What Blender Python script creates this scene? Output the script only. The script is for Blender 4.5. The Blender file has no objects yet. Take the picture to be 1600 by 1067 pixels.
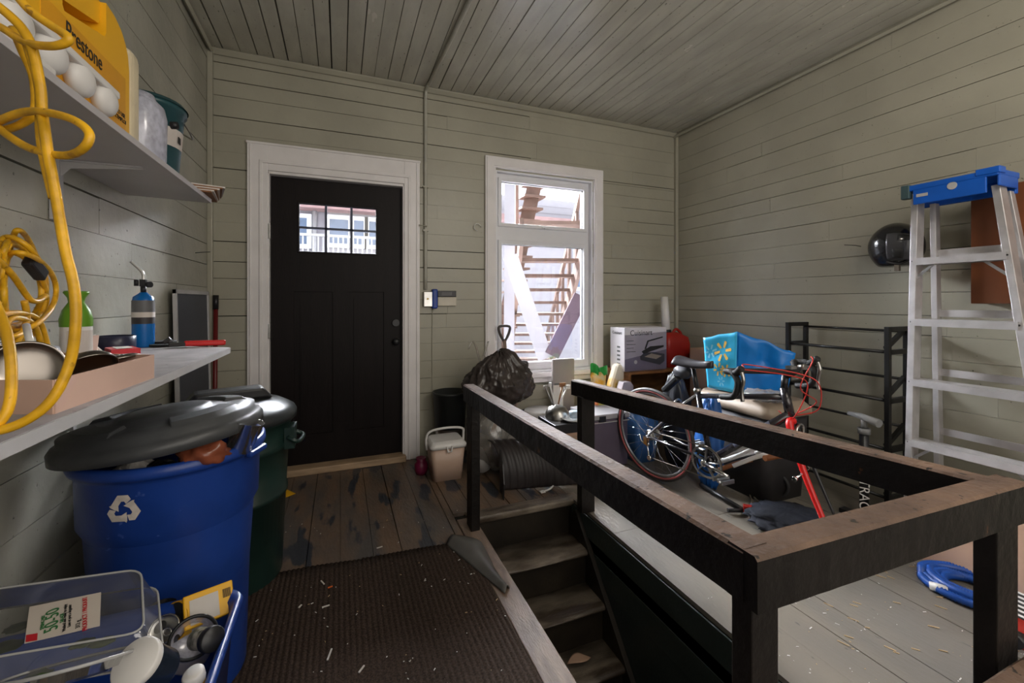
import bpy, bmesh, math, random
from mathutils import Vector as V, Matrix, noise
C = bpy.context.scene
R = random.Random(7)
PI = math.pi
# ---------------------------------------------------------------- camera, sky, exposure, lights
F = 669.0; YAW = math.radians(21.83); CH = 1.18
cs, sn = math.cos(YAW), math.sin(YAW)
cd = bpy.data.cameras.new('camera'); cam = bpy.data.objects.new('camera', cd); C.collection.objects.link(cam)
cam.location = (0, 0, CH); cam.rotation_euler = (PI/2, 0, -YAW)
cd.sensor_width = 36; cd.lens = 36*F/1600; cd.shift_y = -62.5/1600; cd.clip_start = .02
C.camera = cam
C.view_settings.view_transform = 'Standard'; C.view_settings.look = 'None'
C.view_settings.exposure = 1.2; C.view_settings.gamma = 1; C.view_settings.use_curve_mapping = False
C.cycles.max_bounces = 10; C.cycles.diffuse_bounces = 6; C.cycles.transparent_max_bounces = 16
C.cycles.use_denoising = True
w = bpy.data.worlds.new('sky'); C.world = w; w.use_nodes = True
bg = w.node_tree.nodes['Background']; bg.inputs[0].default_value = (.88, .93, 1, 1); bg.inputs[1].default_value = 1.3
D = 3.28; LX = -.79; RX = 3.04; CZ = 2.81; BY = -1.3        # room: back wall, left, right, ceiling, rear

def light(name, kind, loc, rot, power, color=(1, 1, 1), size=(1, 1), **k):
    l = bpy.data.lights.new(name, kind); o = bpy.data.objects.new(name, l); C.collection.objects.link(o)
    o.location = loc; o.rotation_euler = rot; l.energy = power; l.color = color
    if kind == 'AREA':
        l.shape = 'RECTANGLE'; l.size, l.size_y = size
    for a, b in k.items(): setattr(l, a, b)
    return o
# daylight that falls through the window and the door pane (sampling portals for the sky)
for n, x0, x1, z0, z1 in (('window_portal', 1.2, 2.08, .6, 2.2), ('door_portal', -.27, .25, 1.52, 1.87)):
    o = light(n, 'AREA', ((x0+x1)/2, D+.16, (z0+z1)/2), (-PI/2, 0, 0), 1, size=(x1-x0, z1-z0)); o.data.cycles.is_portal = True
# added fill lights to brighten the room: soft area behind the camera, point overhead
light('rear_fill', 'AREA', (1.3, BY+.08, 1.7), (PI/2, 0, 0), 21, (1, .94, .87), (3.0, 2.0))
light('overhead_fill', 'POINT', (1.5, .1, 2.45), (0, 0, 0), 17, (1, .93, .84), shadow_soft_size=.25)
# bright overcast sky over the yard: one very wide soft source, falling in through window and door pane
_d = V((-.05, -1, -.40)).normalized()
light('overcast_sky', 'SUN', (2, 8, 6), _d.to_track_quat('-Z', 'Y').to_euler(), 75, (.97, .98, 1), angle=math.radians(70))

# ---------------------------------------------------------------- geometry helpers
def P(px, py, X=None, Y=None, Z=None, t=None):
    u = (px-800)/F; v = (471-py)/F; d = V((sn+u*cs, cs-u*sn, v))
    if X is not None: t = X/d.x
    elif Y is not None: t = Y/d.y
    elif Z is not None: t = (Z-CH)/d.z
    return V((0, 0, CH))+d*t

class M:
    def __init__(s): s.v = []; s.f = []; s.i = []; s.s = []
    def add(s, vs, fs, mi=0, sm=False):
        n = len(s.v); s.v += [V(p) for p in vs]; s.f += [tuple(n+k for k in f) for f in fs]
        s.i += [mi]*len(fs); s.s += [sm]*len(fs); return s
    def box(s, x0, x1, y0, y1, z0, z1, mi=0, mat=None):
        p = [V((x, y, z)) for z in (z0, z1) for x, y in ((x0, y0), (x1, y0), (x1, y1), (x0, y1))]
        if mat: p = [mat@q for q in p]
        return s.add(p, [(3, 2, 1, 0), (4, 5, 6, 7), (0, 1, 5, 4), (1, 2, 6, 5), (2, 3, 7, 6), (3, 0, 4, 7)], mi)
    def cbox(s, c, sz, rot=None, mi=0):
        m = Matrix.Translation(V(c)) @ (rot.to_4x4() if rot else Matrix())
        a, b, d = sz[0]/2, sz[1]/2, sz[2]/2
        return s.box(-a, a, -b, b, -d, d, mi, m)
    def bar(s, a, b, wd, h, up=(0, 0, 1), mi=0):     # rectangular beam a->b (centre line)
        a, b = V(a), V(b); d = (b-a).normalized(); sd = d.cross(V(up)).normalized(); u = sd.cross(d)
        p = []
        for q in (a, b): p += [q-sd*wd/2-u*h/2, q+sd*wd/2-u*h/2, q+sd*wd/2+u*h/2, q-sd*wd/2+u*h/2]
        return s.add(p, [(3, 2, 1, 0), (4, 5, 6, 7), (0, 1, 5, 4), (1, 2, 6, 5), (2, 3, 7, 6), (3, 0, 4, 7)], mi)
    def tube(s, pts, r, n=8, closed=False, mi=0, caps=True):
        pts = [V(p) for p in pts]; m = len(pts); rr = r if isinstance(r, (list, tuple)) else [r]*m
        ref = None; vs = []
        for k, p in enumerate(pts):
            a = pts[k-1] if (k or closed) else pts[k]; b = pts[(k+1) % m] if (k < m-1 or closed) else pts[k]
            d = (b-a).normalized() if (b-a).length > 1e-9 else V((0, 0, 1))
            if ref is None: ref = d.orthogonal().normalized()
            ref = (ref-d*ref.dot(d)); ref = ref.normalized() if ref.length > 1e-6 else d.orthogonal().normalized()
            q = d.cross(ref)
            for j in range(n):
                a_ = 2*PI*j/n; vs.append(p+(ref*math.cos(a_)+q*math.sin(a_))*rr[k])
        fs = [(k*n+j, k*n+(j+1) % n, ((k+1) % m)*n+(j+1) % n, ((k+1) % m)*n+j) for k in range(m if closed else m-1) for j in range(n)]
        s.add(vs, fs, mi, True)
        if caps and not closed:
            b = len(s.v)-len(vs); s.f += [tuple(b+j for j in reversed(range(n))), tuple(b+(m-1)*n+j for j in range(n))]; s.i += [mi]*2; s.s += [False]*2
        return s
    def cyl(s, a, b, r, r2=None, n=20, mi=0): return s.tube([a, b], [r, r if r2 is None else r2], n, mi=mi)
    def lathe(s, prof, c=(0, 0, 0), n=40, rot=None, mi=0, sx=1, sy=1, mod=None):
        c = V(c); vs = []
        for (r, z) in prof:
            for j in range(n):
                a = 2*PI*j/n; q = mod(a, r, z) if mod else r
                p = V((q*sx*math.cos(a), q*sy*math.sin(a), z)); vs.append(c+(rot@p if rot else p))
        fs = [(k*n+j, k*n+(j+1) % n, (k+1)*n+(j+1) % n, (k+1)*n+j) for k in range(len(prof)-1) for j in range(n)]
        return s.add(vs, fs, mi, True)
    def prism(s, poly, f, d0, d1, mi=0):             # poly 2D, f(u,v,w)->xyz
        n = len(poly); vs = [f(a, b, d0) for a, b in poly]+[f(a, b, d1) for a, b in poly]
        fs = [tuple(range(n))[::-1], tuple(range(n, 2*n))]+[(j, (j+1) % n, n+(j+1) % n, n+j) for j in range(n)]
        return s.add(vs, fs, mi)
    def grid(s, fn, nu, nv, mi=0, sm=True, cu=False):
        vs = [fn(a/nu, b/nv) for b in range(nv+1) for a in range(nu+1)]; w_ = nu+1
        fs = [(b*w_+a, b*w_+a+1, (b+1)*w_+a+1, (b+1)*w_+a) for b in range(nv) for a in range(nu)]
        return s.add(vs, fs, mi, sm)
    def blob(s, c, r, amp=.1, sc=3, n=24, seed=0, fold=0, mi=0, fn=None):
        c = V(c); r = V(r) if not isinstance(r, (int, float)) else V((r, r, r))
        vs = []
        for b in range(n+1):
            th = PI*b/n
            for a in range(2*n):
                ph = PI*a/n; d = V((math.sin(th)*math.cos(ph), math.sin(th)*math.sin(ph), math.cos(th)))
                k = 1+amp*noise.noise(d*sc+V((seed, seed, 0)))
                if fold: k += fold*abs(noise.noise(d*sc*3.1+V((0, seed, 5))))-fold*.4*abs(noise.noise(d*sc*7+V((seed, 9, 5))))
                p = V((d.x*r.x, d.y*r.y, d.z*r.z))*k
                if fn: p = fn(p, d)
                vs.append(c+p)
        m = 2*n
        fs = [(b*m+a, (b+1)*m+a, (b+1)*m+(a+1) % m, b*m+(a+1) % m) for b in range(n) for a in range(m)]
        return s.add(vs, fs, mi, True)
OFF = {}
def obj(name, m, mat, par=None, bev=0, label=None, seg=2, wire=None, thick=0, flat=False):
    me = bpy.data.meshes.new(name); off = OFF.get(par.name, V()) if par else None
    if par is None:
        lo = V([min(v[k] for v in m.v) for k in range(3)]); hi = V([max(v[k] for v in m.v) for k in range(3)])
        off = V(((lo.x+hi.x)/2, (lo.y+hi.y)/2, lo.z))
    me.from_pydata([v-off for v in m.v], [], m.f); me.validate()
    for x in (mat if isinstance(mat, (list, tuple)) else [mat]): me.materials.append(x)
    if len(me.polygons) == len(m.f):
        me.polygons.foreach_set('material_index', m.i); me.polygons.foreach_set('use_smooth', [False]*len(m.f) if flat else m.s)
    b = bmesh.new(); b.from_mesh(me); bmesh.ops.remove_doubles(b, verts=b.verts, dist=1e-6)
    if not thick: bmesh.ops.recalc_face_normals(b, faces=b.faces)
    b.to_mesh(me); b.free()
    o = bpy.data.objects.new(name, me); C.collection.objects.link(o)
    if par: o.parent = par; OFF[o.name] = OFF[par.name]
    else: o.location = off; OFF[o.name] = off
    if label: o['label'] = label
    if thick:
        k = o.modifiers.new('s', 'SOLIDIFY'); k.thickness = thick; k.offset = 0
    if bev:
        k = o.modifiers.new('b', 'BEVEL'); k.width = bev; k.segments = seg; k.limit_method = 'ANGLE'; k.angle_limit = .7; k.harden_normals = False
    return o
def tag(o, label, cat, group=None, kind=None):
    o['label'] = label; o['category'] = cat
    if group: o['group'] = group
    if kind: o['kind'] = kind
    return o
def thing(name, loc, label, cat, group=None):        # an Empty at the base; its parts are given in world coordinates
    o = bpy.data.objects.new(name, None); C.collection.objects.link(o); o.location = loc; OFF[o.name] = V(loc)
    o.empty_display_size = .05
    return tag(o, label, cat, group)
def copy_thing(o, delta, rz=0, label=None):
    c = o.copy(); C.collection.objects.link(c); c.location = o.location+V(delta); c.rotation_euler.z = o.rotation_euler.z+rz
    if label: c['label'] = label
    def rec(a, b):
        for ch in [x for x in bpy.data.objects if x.parent == a]:
            d = ch.copy(); C.collection.objects.link(d); d.parent = b; rec(ch, d)
    rec(o, c); return c
def text(name, body, size, org, ux, uy, mat, par, label=None, align='CENTER', ext=.0004, sx=1):
    cu = bpy.data.curves.new(name, 'FONT'); cu.body = body; cu.size = size; cu.extrude = ext; cu.align_x = align; cu.align_y = 'CENTER'
    t = bpy.data.objects.new('t', cu); C.collection.objects.link(t)
    bpy.context.view_layer.update()
    dg = bpy.context.evaluated_depsgraph_get(); me = bpy.data.meshes.new_from_object(t.evaluated_get(dg))
    bpy.data.objects.remove(t); me.materials.clear(); me.materials.append(mat); me.name = name
    ux = V(ux).normalized(); uy = V(uy); uy = (uy-ux*uy.dot(ux)).normalized(); uz = ux.cross(uy); off = OFF[par.name]
    for v in me.vertices:
        p = v.co.copy(); v.co = V(org)+ux*p.x*sx+uy*p.y+uz*p.z-off
    o = bpy.data.objects.new(name, me); C.collection.objects.link(o); o.parent = par; OFF[o.name] = off
    return o
def smooth(pts, n=6, closed=False):                  # Catmull-Rom
    pts = [V(p) for p in pts]; m = len(pts); out = []
    for k in range(m if closed else m-1):
        g = (lambda j: pts[j % m]) if closed else (lambda j: pts[max(0, min(m-1, j))])
        a, b, c, d = g(k-1), g(k), g(k+1), g(k+2)
        for j in range(n):
            t = j/n; out.append(.5*((2*b)+(c-a)*t+(2*a-5*b+4*c-d)*t*t+(3*b-a-3*c+d)*t**3))
    if not closed: out.append(pts[-1])
    return out
# ---------------------------------------------------------------- materials
def mat(name, col, rough=.6, metal=0, var=.15, scale=6, bump=.0, bscale=60, stretch=None, col2=None, spec=.5, coat=0,
        trans=0, alpha=1, emit=0, ior=1.45, specks=None, thr=(.4, .62), detail=4, rvar=0):
    m = bpy.data.materials.new(name); m.use_nodes = True; nt = m.node_tree; N = nt.nodes; L = nt.links
    b = N['Principled BSDF']; b.inputs['Roughness'].default_value = rough; b.inputs['Metallic'].default_value = metal
    b.inputs['Specular IOR Level'].default_value = spec; b.inputs['Coat Weight'].default_value = coat; b.inputs['Coat Roughness'].default_value = .1
    b.inputs['Transmission Weight'].default_value = trans; b.inputs['Alpha'].default_value = alpha; b.inputs['IOR'].default_value = ior
    tc = N.new('ShaderNodeTexCoord'); mp = N.new('ShaderNodeMapping'); L.new(tc.outputs['Object'], mp.inputs[0])
    if stretch: mp.inputs['Scale'].default_value = stretch
    nz = N.new('ShaderNodeTexNoise'); nz.inputs['Scale'].default_value = scale; nz.inputs['Detail'].default_value = detail; L.new(mp.outputs[0], nz.inputs['Vector'])
    rp = N.new('ShaderNodeValToRGB'); rp.color_ramp.elements[0].position = thr[0]; rp.color_ramp.elements[1].position = thr[1]
    c2 = col2 or tuple(x*(1-var) for x in col)
    rp.color_ramp.elements[0].color = (*c2, 1); rp.color_ramp.elements[1].color = (*col, 1)
    L.new(nz.outputs[0], rp.inputs[0]); out = rp.outputs[0]
    if specks:                                        # (colour, scale, threshold)
        n2 = N.new('ShaderNodeTexNoise'); n2.inputs['Scale'].default_value = specks[1]; n2.inputs['Detail'].default_value = 3; L.new(mp.outputs[0], n2.inputs['Vector'])
        r2 = N.new('ShaderNodeValToRGB'); r2.color_ramp.elements[0].position = specks[2]; r2.color_ramp.elements[1].position = specks[2]+.04
        L.new(n2.outputs[0], r2.inputs[0]); mx = N.new('ShaderNodeMix'); mx.data_type = 'RGBA'
        L.new(r2.outputs[0], mx.inputs[0]); L.new(out, mx.inputs[6]); mx.inputs[7].default_value = (*specks[0], 1); out = mx.outputs[2]
    L.new(out, b.inputs['Base Color'])
    if rvar:
        mr = N.new('ShaderNodeMapRange'); mr.inputs[3].default_value = rough-rvar; mr.inputs[4].default_value = rough+rvar
        L.new(nz.outputs[0], mr.inputs[0]); L.new(mr.outputs[0], b.inputs['Roughness'])
    if bump:
        n3 = N.new('ShaderNodeTexNoise'); n3.inputs['Scale'].default_value = bscale; n3.inputs['Detail'].default_value = 5; L.new(mp.outputs[0], n3.inputs['Vector'])
        bp = N.new('ShaderNodeBump'); bp.inputs['Strength'].default_value = bump; bp.inputs['Distance'].default_value = .01
        L.new(n3.outputs[0], bp.inputs['Height']); L.new(bp.outputs[0], b.inputs['Normal'])
    if emit: b.inputs['Emission Color'].default_value = (*col, 1); b.inputs['Emission Strength'].default_value = emit
    return m
def thin(name, col, gl=.12, rough=.05, body=.0, bodycol=(.8, .8, .8)):     # thin clear sheet: transparent + gloss (+ some milky body)
    m = bpy.data.materials.new(name); m.use_nodes = True; nt = m.node_tree; N = nt.nodes; L = nt.links; N.clear()
    o = N.new('ShaderNodeOutputMaterial'); t = N.new('ShaderNodeBsdfTransparent'); t.inputs[0].default_value = (*col, 1)
    g = N.new('ShaderNodeBsdfGlossy'); g.inputs['Roughness'].default_value = rough
    fr = N.new('ShaderNodeFresnel'); mt = N.new('ShaderNodeMath'); mt.operation = 'MULTIPLY_ADD'; mt.inputs[1].default_value = 1; mt.inputs[2].default_value = gl-.04
    L.new(fr.outputs[0], mt.inputs[0]); mx = N.new('ShaderNodeMixShader'); L.new(mt.outputs[0], mx.inputs[0]); L.new(t.outputs[0], mx.inputs[1]); L.new(g.outputs[0], mx.inputs[2])
    if body:
        df = N.new('ShaderNodeBsdfPrincipled'); df.inputs['Base Color'].default_value = (*bodycol, 1); df.inputs['Roughness'].default_value = .35
        nz = N.new('ShaderNodeTexNoise'); nz.inputs['Scale'].default_value = 9; mr = N.new('ShaderNodeMapRange'); mr.inputs[3].default_value = body*.4; mr.inputs[4].default_value = min(1, body*1.6)
        L.new(nz.outputs[0], mr.inputs[0]); m2 = N.new('ShaderNodeMixShader'); L.new(mr.outputs[0], m2.inputs[0]); L.new(mx.outputs[0], m2.inputs[1]); L.new(df.outputs[0], m2.inputs[2]); mx = m2
    L.new(mx.outputs[0], o.inputs[0]); return m
sage = (.35, .333, .265)
WALL = mat('sage_paint', sage, .36, var=.12, scale=2.2, bump=.12, bscale=18, specks=((.10, .10, .075), 75, .715), rvar=.1)
LWALL = mat('sage_paint_worn', (.37, .36, .30), .34, var=.2, scale=3.1, bump=.2, bscale=22, specks=((.09, .09, .07), 60, .70), rvar=.1)
CEIL = mat('ceiling_paint', (.47, .455, .39), .22, spec=.9, var=.14, scale=3.5, bump=.08, bscale=20, stretch=(2.5, .8, 1), specks=((.09, .095, .07), 38, .69), rvar=.12)
GAP = mat('dark_gap', (.018, .017, .012), .95)
WHITE = mat('white_trim_paint', (.74, .71, .71), .4, var=.08, scale=5, bump=.05, bscale=30)
SASH = mat('white_vinyl', (.72, .72, .75), .3, var=.04)
DOORM = mat('dark_brown_door', (.007, .004, .004), .5, spec=.2, var=.3, scale=3, bump=.08, bscale=25, stretch=(8, 8, .7))
GLASS = thin('window_glass', (.97, .98, 1), .05, .02)
FLOORL = mat('worn_floor_paint', (.085, .076, .070), .42, scale=2.6, col2=(.17, .105, .062), bump=.25, bscale=26, stretch=(3, .9, 1), specks=((.032, .036, .046), 3.2, .57), thr=(.32, .66), rvar=.12)
FLOORR = mat('worn_grey_floor', (.19, .165, .132), .45, scale=1.6, col2=(.12, .112, .10), thr=(.3, .7), bump=.2, bscale=30, stretch=(2.2, .8, 1), specks=((.08, .076, .07), 12, .68), rvar=.1)
EDGE = mat('bare_floor_board', (.21, .15, .11), .55, var=.35, scale=9, stretch=(3, .8, 1), bump=.2)
BLACKW = mat('black_painted_timber', (.009, .007, .006), .42, spec=.35, var=.4, scale=8, bump=.35, bscale=35, specks=((.10, .045, .02), 22, .71))
RAILTOP = mat('worn_rail_top', (.16, .10, .068), .62, spec=.3, col2=(.085, .055, .04), scale=9, thr=(.35, .7), bump=.5, bscale=60, specks=((.02, .016, .013), 42, .66))
TREAD = mat('worn_tread', (.21, .175, .135), .34, col2=(.045, .032, .022), scale=5, stretch=(1, 3, 3), thr=(.35, .65), bump=.2)
RISER = mat('dark_brown_riser', (.022, .016, .010), .5, var=.5, scale=5, bump=.15)
GREENP = mat('dark_green_panel', (.035, .048, .045), .4, var=.3, scale=2, bump=.1)
BLUEP = mat('blue_bin_plastic', (.012, .048, .26), .34, var=.25, scale=5, bump=.05, bscale=40, specks=((.05, .10, .35), 26, .70))
LID = mat('charcoal_lid', (.065, .068, .072), .38, var=.3, scale=4, bump=.08, bscale=50)
DGREEN = mat('dark_green_plastic', (.012, .032, .026), .35, var=.3, scale=5)
BLACKP = mat('black_plastic', (.014, .014, .016), .38, var=.3)
BLACKR = mat('black_rubber', (.012, .012, .013), .7)
GREY = mat('grey_plastic', (.18, .18, .18), .45)
LGREY = mat('light_grey', (.45, .44, .44), .45)
WHITEP = mat('white_plastic', (.7, .68, .66), .35, var=.08)
PAPER = mat('paper', (.6, .56, .52), .8, var=.1)
CARD = mat('cardboard', (.47, .30, .21), .8, var=.12, scale=4)
CARDP = mat('pink_cardboard', (.56, .37, .29), .8, var=.1, scale=4)
CARDE = mat('cardboard_inside', (.20, .085, .035), .85)
YEL = mat('yellow_cord', (.78, .42, .012), .4, var=.35, scale=30, specks=((.35, .17, .01), 55, .66))
YPL = mat('yellow_plastic', (.80, .42, .012), .33, var=.06, scale=3)
INK = mat('ink', (.02, .02, .02), .6)
RED = mat('red_paint', (.55, .012, .012), .3, var=.15)
REDP = mat('red_plastic', (.36, .018, .012), .4, var=.2)
STEEL = mat('steel', (.55, .54, .52), .28, 1, var=.3, scale=12)
ALU = mat('aluminium', (.60, .61, .63), .36, 1, var=.15, scale=20, stretch=(1, 1, 5))
ALUP = mat('aluminium_rail', (.57, .555, .56), .42, .65, var=.15, scale=12)
CHROME = mat('chrome', (.75, .75, .76), .12, 1, var=.1)
BLADD = mat('blue_ladder_plastic', (.008, .10, .50), .33, var=.15)
GRN = mat('green_plastic', (.11, .27, .02), .3)
TEAL = mat('teal_plastic', (.022, .075, .085), .35, var=.2)
BLT = mat('torch_blue', (.008, .13, .42), .25)
WOOD = mat('orange_wood', (.27, .115, .038), .4, var=.35, scale=7, stretch=(1, 1, 4), bump=.05)
BROWNW = mat('brown_hardboard', (.20, .066, .025), .42, var=.2, scale=3)
BAGB = mat('black_bag_film', (.055, .044, .04), .23, var=.3, scale=8, bump=.4, bscale=25)
CLEARB = thin('clear_bag_film', (.84, .82, .79), .16, .15, .25, (.5, .47, .43))
CLEAR = thin('clear_plastic', (.93, .93, .93), .16, .08, .10, (.55, .55, .52))
MILK = thin('milky_plastic', (.85, .85, .92), .15, .15, .6, (.62, .63, .75))
MATM = mat('ribbed_mat', (.060, .040, .030), .9, spec=.2, col2=(.028, .019, .015), scale=160, thr=(.4, .6), bump=.4, bscale=120, specks=((.15, .10, .07), 70, .73))
MATF = mat('grey_mat_backing', (.10, .095, .088), .5, var=.3)
PURP = mat('purple_grey_plastic', (.095, .075, .105), .45, var=.15)
BLUEC = mat('pale_blue_plastic', (.06, .17, .42), .4, var=.2)
WMB = mat('bright_blue_bag', (.004, .17, .56), .36, var=.12, scale=4, bump=.3, bscale=8)
WMF = mat('sky_blue_print', (.05, .46, .78), .36, var=.1)
WMO = mat('spark_yellow', (.85, .55, .12), .5)
WML = mat('pale_blue_print', (.25, .65, .85), .5)
TAN = mat('tan_tote', (.30, .235, .175), .45, var=.15)
NAVY = mat('navy_fabric', (.014, .018, .032), .8, var=.4, bump=.5, bscale=14)
HOSEM = mat('blue_hose', (.012, .075, .36), .4, var=.2)
MAG = mat('magenta_plastic', (.16, .01, .045), .35)
STWOOD = mat('new_stair_timber', (.17, .10, .075), .7, var=.3, scale=6)
SIDING = mat('white_siding', (.36, .34, .36), .7, var=.04)
EAVE = mat('reddish_eave', (.36, .22, .21), .7)
BWIN = mat('outdoor_window', (.12, .17, .26), .2)
SNOW = mat('pale_ground', (.85, .85, .86), .9)
SCREEN = mat('screen_mesh', (.055, .06, .075), .55, var=.1, bump=.2, bscale=200)
GOLD = mat('warm_yellow_bag', (.85, .42, .02), .3, var=.5, scale=14, col2=(.75, .62, .35))
ORANGEH = mat('orange_wood_handle', (.22, .075, .02), .5)
ROPE = mat('tan_rope', (.14, .115, .085), .8)
LBL = mat('pale_label', (.55, .5, .46), .6, var=.05)
GINK = mat('green_ink', (.03, .17, .05), .6)
RLAB = mat('red_label', (.55, .02, .03), .5)
DLAB = mat('dark_label', (.035, .03, .032), .5)
GLAB = mat('grey_label', (.12, .12, .125), .5)
FILM = mat('brown_film', (.25, .07, .035), .25, var=.4)

# ---------------------------------------------------------------- room shell
def struct(o): o['kind'] = 'structure'; return o
def boards(m, f, u0, u1, v0, v1, holes=(), wmin=.10, wmax=.135, seg=(.9, 2.6), wt=.018, rnd=None, gaps=(.0002, .0005, .0008, .0013, .0022, .004), slope=0):
    rnd = rnd or R; v = v0
    while v < v1-.001:
        h = rnd.uniform(wmin, wmax); h = min(h, v1-v)
        if v1-v-h < .03: h = v1-v
        u = u0
        while u < u1-.001:
            L = rnd.uniform(*seg); e = min(u1, u+L)
            if u1-e < .35: e = u1
            g = rnd.choice(gaps); d = rnd.uniform(-.0012, .0012); gu = 0 if e >= u1 else rnd.choice((.0004, .001))
            cuts = sorted({v}|{v+h}|{z for H in holes for z in (H[2], H[3]) if v < z < v+h and H[0] < e and H[1] > u})
            for a, b in zip(cuts, cuts[1:]):
                sp = [(u, e-gu)]
                for H in holes:
                    if H[2] < (a+b)/2 < H[3]:
                        sp = [q for x0, x1 in sp for q in ((x0, min(x1, H[0])), (max(x0, H[1]), x1)) if q[1]-q[0] > .001]
                for x0, x1 in sp:
                    b2 = b-g if b == v+h else b; c = min(.0025, g)
                    p = [(x0, a, 0), (x1, a, 0), (x1, b2, 0), (x0, b2, 0)]
                    fr = [(x0, a+c*.5, wt+d), (x1, a+c*.5, wt+d), (x1, b2-c*.6, wt+d), (x0, b2-c*.6, wt+d)]
                    m.add([f(*q) for q in p+fr], [(0, 3, 2, 1), (4, 5, 6, 7), (0, 1, 5, 4), (1, 2, 6, 5), (2, 3, 7, 6), (3, 0, 4, 7)])
            u = e
        v += h
def backing(m, f, u0, u1, v0, v1, holes, th, mi=1):
    us = sorted({u0, u1}|{x for h in holes for x in h[:2]}); vs = sorted({v0, v1}|{x for h in holes for x in h[2:]})
    for a, b in zip(us, us[1:]):
        for c, d in zip(vs, vs[1:]):
            if any(h[0] < (a+b)/2 < h[1] and h[2] < (c+d)/2 < h[3] for h in holes): continue
            p = [f(x, y, z) for z in (0, -th) for x, y in ((a, c), (b, c), (b, d), (a, d))]
            m.add(p, [(3, 2, 1, 0), (4, 5, 6, 7), (0, 1, 5, 4), (1, 2, 6, 5), (2, 3, 7, 6), (3, 0, 4, 7)], mi)
WT = .018
holes = [(-.46, .45, 0, 2.05), (1.17, 2.09, .58, 2.25)]
m = M(); f = lambda u, v, w_: (u, D+WT-w_, v)
boards(m, f, LX, RX, 0, CZ, holes); backing(m, f, LX-.1, RX+.1, -.3, CZ+.1, holes, .14)
struct(obj('wall_back', m, [WALL, GAP]))
m = M(); f = lambda u, v, w_: (LX-WT+w_, u, v)
boards(m, f, BY, D, 0, CZ, (), .125, .165, (3, 5), gaps=(.0012, .002, .003, .004, .0006)); backing(m, f, BY, D, -.3, CZ+.1, (), .1); struct(obj('wall_left', m, [LWALL, GAP]))
m = M(); f = lambda u, v, w_: (RX+WT-w_, u, v)
boards(m, f, BY, D, 0, CZ, (), .10, .135, gaps=(.0004, .0008, .001, .0015, .002)); backing(m, f, BY, D, -.3, CZ+.1, (), .1); struct(obj('wall_right', m, [WALL, GAP]))
m = M(); f = lambda u, v, w_: (u, BY-WT+w_, v)
boards(m, f, LX, RX, 0, CZ); backing(m, f, LX-.1, RX+.1, -.3, CZ+.1, (), .1); struct(obj('wall_rear', m, [WALL, GAP]))
m = M(); f = lambda u, v, w_: (v, u, CZ+WT-w_)
boards(m, f, BY, D, LX, RX, (), .085, .1, (1.2, 3.2), gaps=(.001, .002, .003, .004, .0045, .006)); backing(m, f, BY, D, LX-.1, RX+.1, (), .1); struct(obj('ceiling', m, [CEIL, GAP]))
# floor boards with the stair opening
OX0, OX1, OY0, OY1 = .665, 1.29, .50, 2.25
m = M(); f = lambda u, v, w_: (v, u, w_-WT)
boards(m, f, BY, D, LX, OX0-.085, [], .12, .15, (1.4, 3.4), gaps=(.001, .002, .003))
f2 = lambda u, v, w_: (v, u, w_-WT)
boards(m, f2, OY1+.075, D, OX0-.085, OX1, [], .09, .12, (1.4, 3), gaps=(.001, .002, .003))
boards(m, f2, BY, OY0, OX0-.085, OX1, [], .12, .15, (1.4, 3), gaps=(.001, .002, .003))
m.box(LX, OX0, BY, D, -.2, -.02, 1); m.box(OX0, OX1, OY1, D, -.2, -.02, 1); m.box(OX0, OX1, BY, OY0, -.2, -.02, 1)
struct(obj('floor', m, [FLOORL, GAP]))
m = M()
boards(m, f2, BY, D, OX1, RX, [], .12, .19, (2.4, 5), gaps=(.0005, .001, .002))
m.box(OX1, RX, BY, D, -.2, -.02, 1)
struct(obj('floor', m, [FLOORR, GAP]))
m = M().box(OX0-.085, OX0+.012, OY0, OY1+.0, -.03, .006)
struct(obj('trim_1', m, EDGE, bev=.004))
m = M().box(OX0-.02, OX1+.05, OY1-.02, OY1+.075, -.035, .004)
struct(obj('trim_2', m, TREAD, bev=.012, seg=3))
# corner battens, ceiling coves
struct(obj('trim_3', M().box(LX, LX+.03, D-.03, D, 0, CZ), WALL, bev=.004))
struct(obj('trim_4', M().box(RX-.03, RX, D-.03, D, 0, CZ), WALL, bev=.004))
struct(obj('trim_5', M().bar((RX-.022, BY, CZ-.022), (RX-.022, D, CZ-.022), .05, .022, (1, 0, -1)), WALL, bev=.004))
struct(obj('trim_6', M().bar((LX, D-.018, CZ-.018), (RX, D-.018, CZ-.018), .04, .02, (0, 1, 1)), WALL, bev=.004))
struct(obj('trim_7', M().bar((LX+.018, BY, CZ-.018), (LX+.018, D, CZ-.018), .04, .02, (1, 0, 1)), WALL, bev=.004))
# stairwell
m = M(); SZ = -1.75
m.box(OX1, OX1+.05, OY0-.3, OY1+.6, SZ, -.02)
m.box(OX1-.008, OX1, OY0-.3, OY1, -.14, -.0225)
m.box(OX1-.004, OX1, OY0-.3, OY1, -.32, -.20)
struct(obj('stairwell_wall', m, GREENP, bev=.003))
m = M().box(OX0-.05, OX0, OY0-.3, OY1+.6, SZ, -.2)
m.box(OX0, OX1, OY0-.35, OY0-.3, SZ, -.2); m.box(OX0, OX1, OY1+.55, OY1+.6, SZ, -.2)
struct(obj('stairwell_wall', m, GREENP))
struct(obj('stairwell_floor', M().box(OX0-.05, OX1+.05, OY0-.4, OY1+.6, SZ-.05, SZ), RISER))
st = struct(thing('staircase', (1.0, 1.4, SZ), 'x', 'x')); del st['category']; del st['label']
RI, RU = .19, .168
obj('riser', M().box(OX0, OX1, OY1-.005, OY1+.012, -RI-.03, -.03), RISER, st)
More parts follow.
